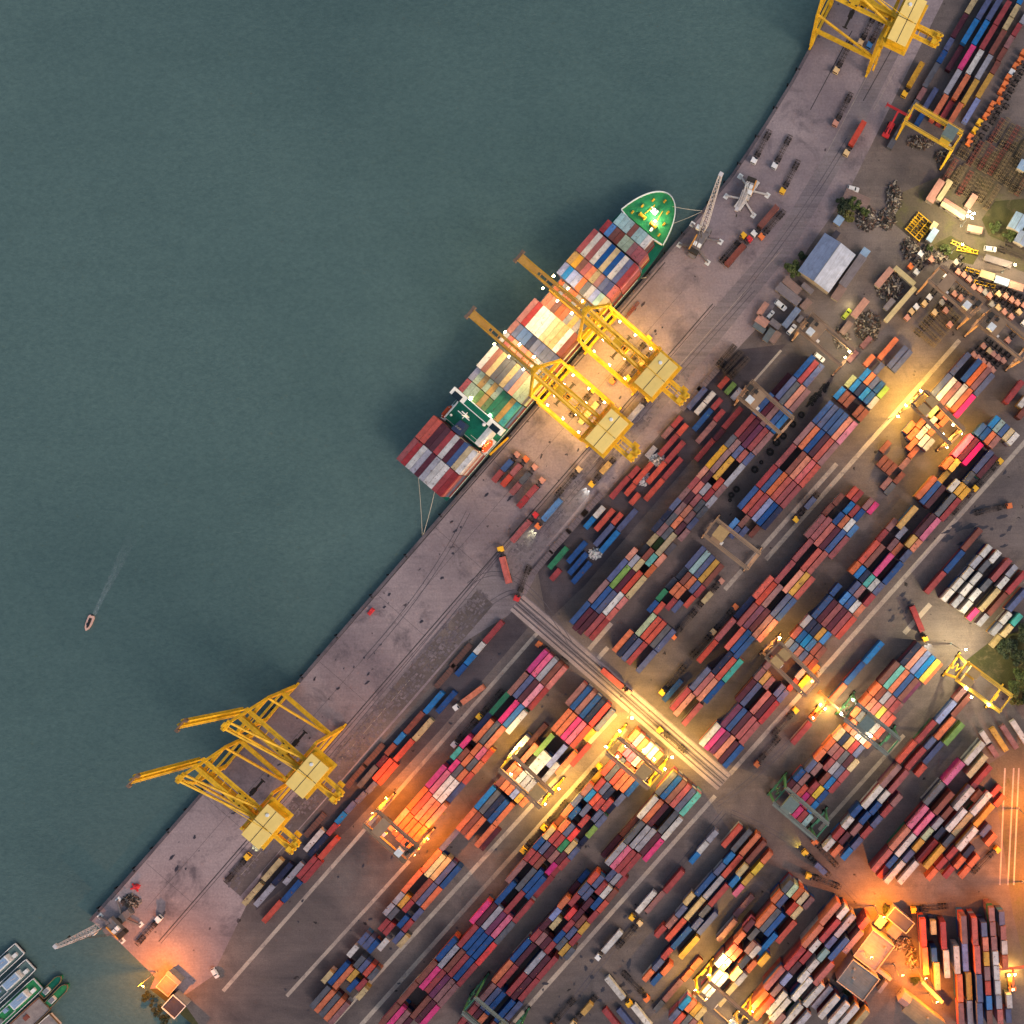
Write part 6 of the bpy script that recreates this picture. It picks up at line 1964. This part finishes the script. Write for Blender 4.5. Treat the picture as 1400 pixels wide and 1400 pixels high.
# ------------------------------------------------------------------ boats
def hull(mb, L, B, z0, z1, bow=.25, sternw=.8, flare=.85):
    pts = [(-L / 2, -B / 2 * sternw), (-L / 2 + L * .1, -B / 2), (L / 2 - L * bow, -B / 2), (L / 2 - L * bow * .35, -B * .32), (L / 2, 0), (L / 2 - L * bow * .35, B * .32), (L / 2 - L * bow, B / 2), (-L / 2 + L * .1, B / 2), (-L / 2, B / 2 * sternw)]
    n = len(pts); b = len(mb.v); mb.v += [(x * .96, y * flare, z0) for x, y in pts] + [(x, y, z1) for x, y in pts]
    for i in range(n): j = (i + 1) % n; mb.f.append((b + i, b + j, b + n + j, b + n + i)); mb.m.append(mb.mi)
    mb.f.append(tuple(b + n + i for i in range(n))); mb.m.append(mb.mi); return pts
def workboat(px, py, L, B, ang, hullm, deckm, label, kind):
    c = P(px, py, -1.5); r = empty('workboat', (c.x, c.y, -3), math.radians(ang)); tag(r, label, 'boat', 'boats moored side by side')
    mb = MB(); pts = hull(mb, L, B, -1.0, 1.6, .12 if kind == 'barge' else .2, .95); mb.build('hull', hullm, r)
    mb = MB(); hull(mb, L - 1.0, B - 1.0, 1.58, 1.68, .12 if kind == 'barge' else .2, .95, 1.0); mb.build('deck', deckm, r)
    mb = MB()
    for a, b in zip(pts, pts[1:] + pts[:1]): mb.beam((a[0], a[1], 1.9), (b[0], b[1], 1.9), .25, .7)
    mb.build('bulwark', M_WHITE if kind == 'boat' else M_FRL, r)
    if kind == 'boat':
        mb = MB(); mb.box((-L * .22, 0, 3.2), (L * .26, B * .55, 3.0)); mb.build('wheelhouse', M_WHITE, r)
        mb = MB(); mb.box((-L * .22, 0, 4.8), (L * .22, B * .45, .2)); mb.build('wheelhouse_roof', RF['sky'], r)
        for k, x in enumerate((-L * .4, L * .05, L * .2)): mb = MB(); mb.box((x, (-1) ** k * B * .14, 2.2), (2.2, 1.6, 1.0)); mb.build('deck_locker', (M_WHITE, RF['sky'], M_GREYM)[k], r)
        mb = MB(); mb.tube((-L * .3, 0, 4.8), (-L * .3, 0, 8.5), .12, .07, 6); mb.beam((L * .32, -B * .3, 2.2), (-L * .05, -B * .3, 2.4), .3); mb.beam((L * .32, B * .3, 2.2), (-L * .05, B * .3, 2.4), .3); mb.build('mast', M_WL, r)
    elif kind == 'skiff':
        mb = MB(); mb.box((-L * .2, 0, 2.3), (L * .22, B * .6, 1.4)); mb.build('wheelhouse', M_WHITE, r); mb = MB(); mb.box((-L * .2, 0, 3.05), (L * .2, B * .5, .1)); mb.build('wheelhouse_roof', M_GREYM, r)
    else:
        for k in range(4): mb = MB(); mb.box((L * (.3 - .17 * k), (-1) ** k * B * .12, 2.0), (2.4, 2.0, .7)); mb.build('deck_hatch', M_FRR if k % 2 else M_CDK, r)
    return r
BA = 43
GRN = paint('boat_green', srgb(28, 112, 72), .5); M_BD = surf('boat_deck', srgb(66, 92, 92), srgb(96, 116, 112), None, .3, .8, .7); M_BG = surf('barge_deck', srgb(124, 112, 108), srgb(150, 138, 130), None, .3, .8, .8)
def endpt(x, y, L): return x - L / S / 2 * math.cos(math.radians(BA)), y + L / S / 2 * math.sin(math.radians(BA))
for (x, y, L, B, hm, dm, lb, kd) in ((28, 1296, 34, 6.4, M_HULL, M_BD, 'dark hulled workboat with blue canopy, outermost of the moored row', 'boat'), (43, 1318, 34, 6.6, M_HULL, M_BD, 'dark hulled workboat with white wheelhouse, second in the row', 'boat'), (53, 1344, 34, 6.6, GRN, M_GDECK, 'green decked workboat in the moored row', 'boat'), (62, 1371, 36, 8.0, M_FRR, M_BG, 'flat grey barge with hatches beside the green boat', 'barge'), (76, 1393, 30, 7.5, M_WHITE, M_BG, 'pale barge beyond the grey barge', 'barge')):
    e = endpt(x, y, L); workboat(e[0], e[1], L, B, BA + 180, hm, dm, lb, kd)
workboat(71, 1348, 12.5, 3.3, 46, GRN, M_GDARK, 'small dark green skiff beside the moored row', 'skiff'); workboat(79, 1360, 13, 3.6, 46, GRN, M_GDECK, 'small bright green skiff, innermost of the pair', 'skiff')
c = P(121, 852, -2); r = empty('motor_boat', (c.x, c.y, -3), ang_px(-.38, .92)); tag(r, 'small pinkish motor boat under way on open water', 'boat')
mb = MB(); hull(mb, 7.6, 2.9, -.3, .8, .45, .7); mb.build('hull', paint('boat_pink', srgb(226, 178, 158), .5), r)
mb = MB(); hull(mb, 5.0, 1.3, .78, .84, .3, .9, 1.0); mb.build('cockpit', M_CDK, r); mb = MB(); mb.box((.6, 0, 1.1), (.9, 1.1, .5)); mb.box((-1.2, 0, 1.0), (.5, 1.1, .35)); mb.build('seat', M_HULL, r); mb = MB(); mb.box((-3.9, 0, .7), (.5, .5, 1.0)); mb.build('outboard_motor', M_CDK, r)
m, nt, bs = new_mat('wake_foam'); bs.inputs['Base Color'].default_value = (.62, .68, .68, 1); tr = nt.nodes.new('ShaderNodeBsdfTransparent'); mx = nt.nodes.new('ShaderNodeMixShader')
n_ = noise(nt, coords(nt, scale=(.35, 2.0, 1)), 1.2, 5, .75); g_ = nt.nodes.new('ShaderNodeTexCoord'); sx_ = nt.nodes.new('ShaderNodeSeparateXYZ'); nt.links.new(g_.outputs['Generated'], sx_.inputs[0])
f_ = ramp(nt, n_, [(.42, (0, 0, 0, 1)), (.75, (.42, .42, .42, 1))]); fade = ramp(nt, sx_.outputs[0], [(0, (0, 0, 0, 1)), (1, (1, 1, 1, 1))]); ff = mixc(nt, 1.0, f_, fade, 'MULTIPLY')
nt.links.new(ff, mx.inputs[0]); nt.links.new(tr.outputs[0], mx.inputs[1]); nt.links.new(bs.outputs[0], mx.inputs[2]); nt.links.new(mx.outputs[0], [x for x in nt.nodes if x.type == 'OUTPUT_MATERIAL'][0].inputs[0])
mb = MB(); mb.face([(-3.4, -.7, .03), (-3.4, .7, .03), (-46, 2.8, .03), (-46, -2.8, .03)][::-1]); wk = mb.build('wake', m); wk.location = (c.x, c.y, -3); wk.rotation_euler = (0, 0, ang_px(-.44, .90)); tag(wk, 'faint foam wake trailing the motor boat', 'wake', kind='stuff')

for o in (PT, PR, PC): drop_tree(o)
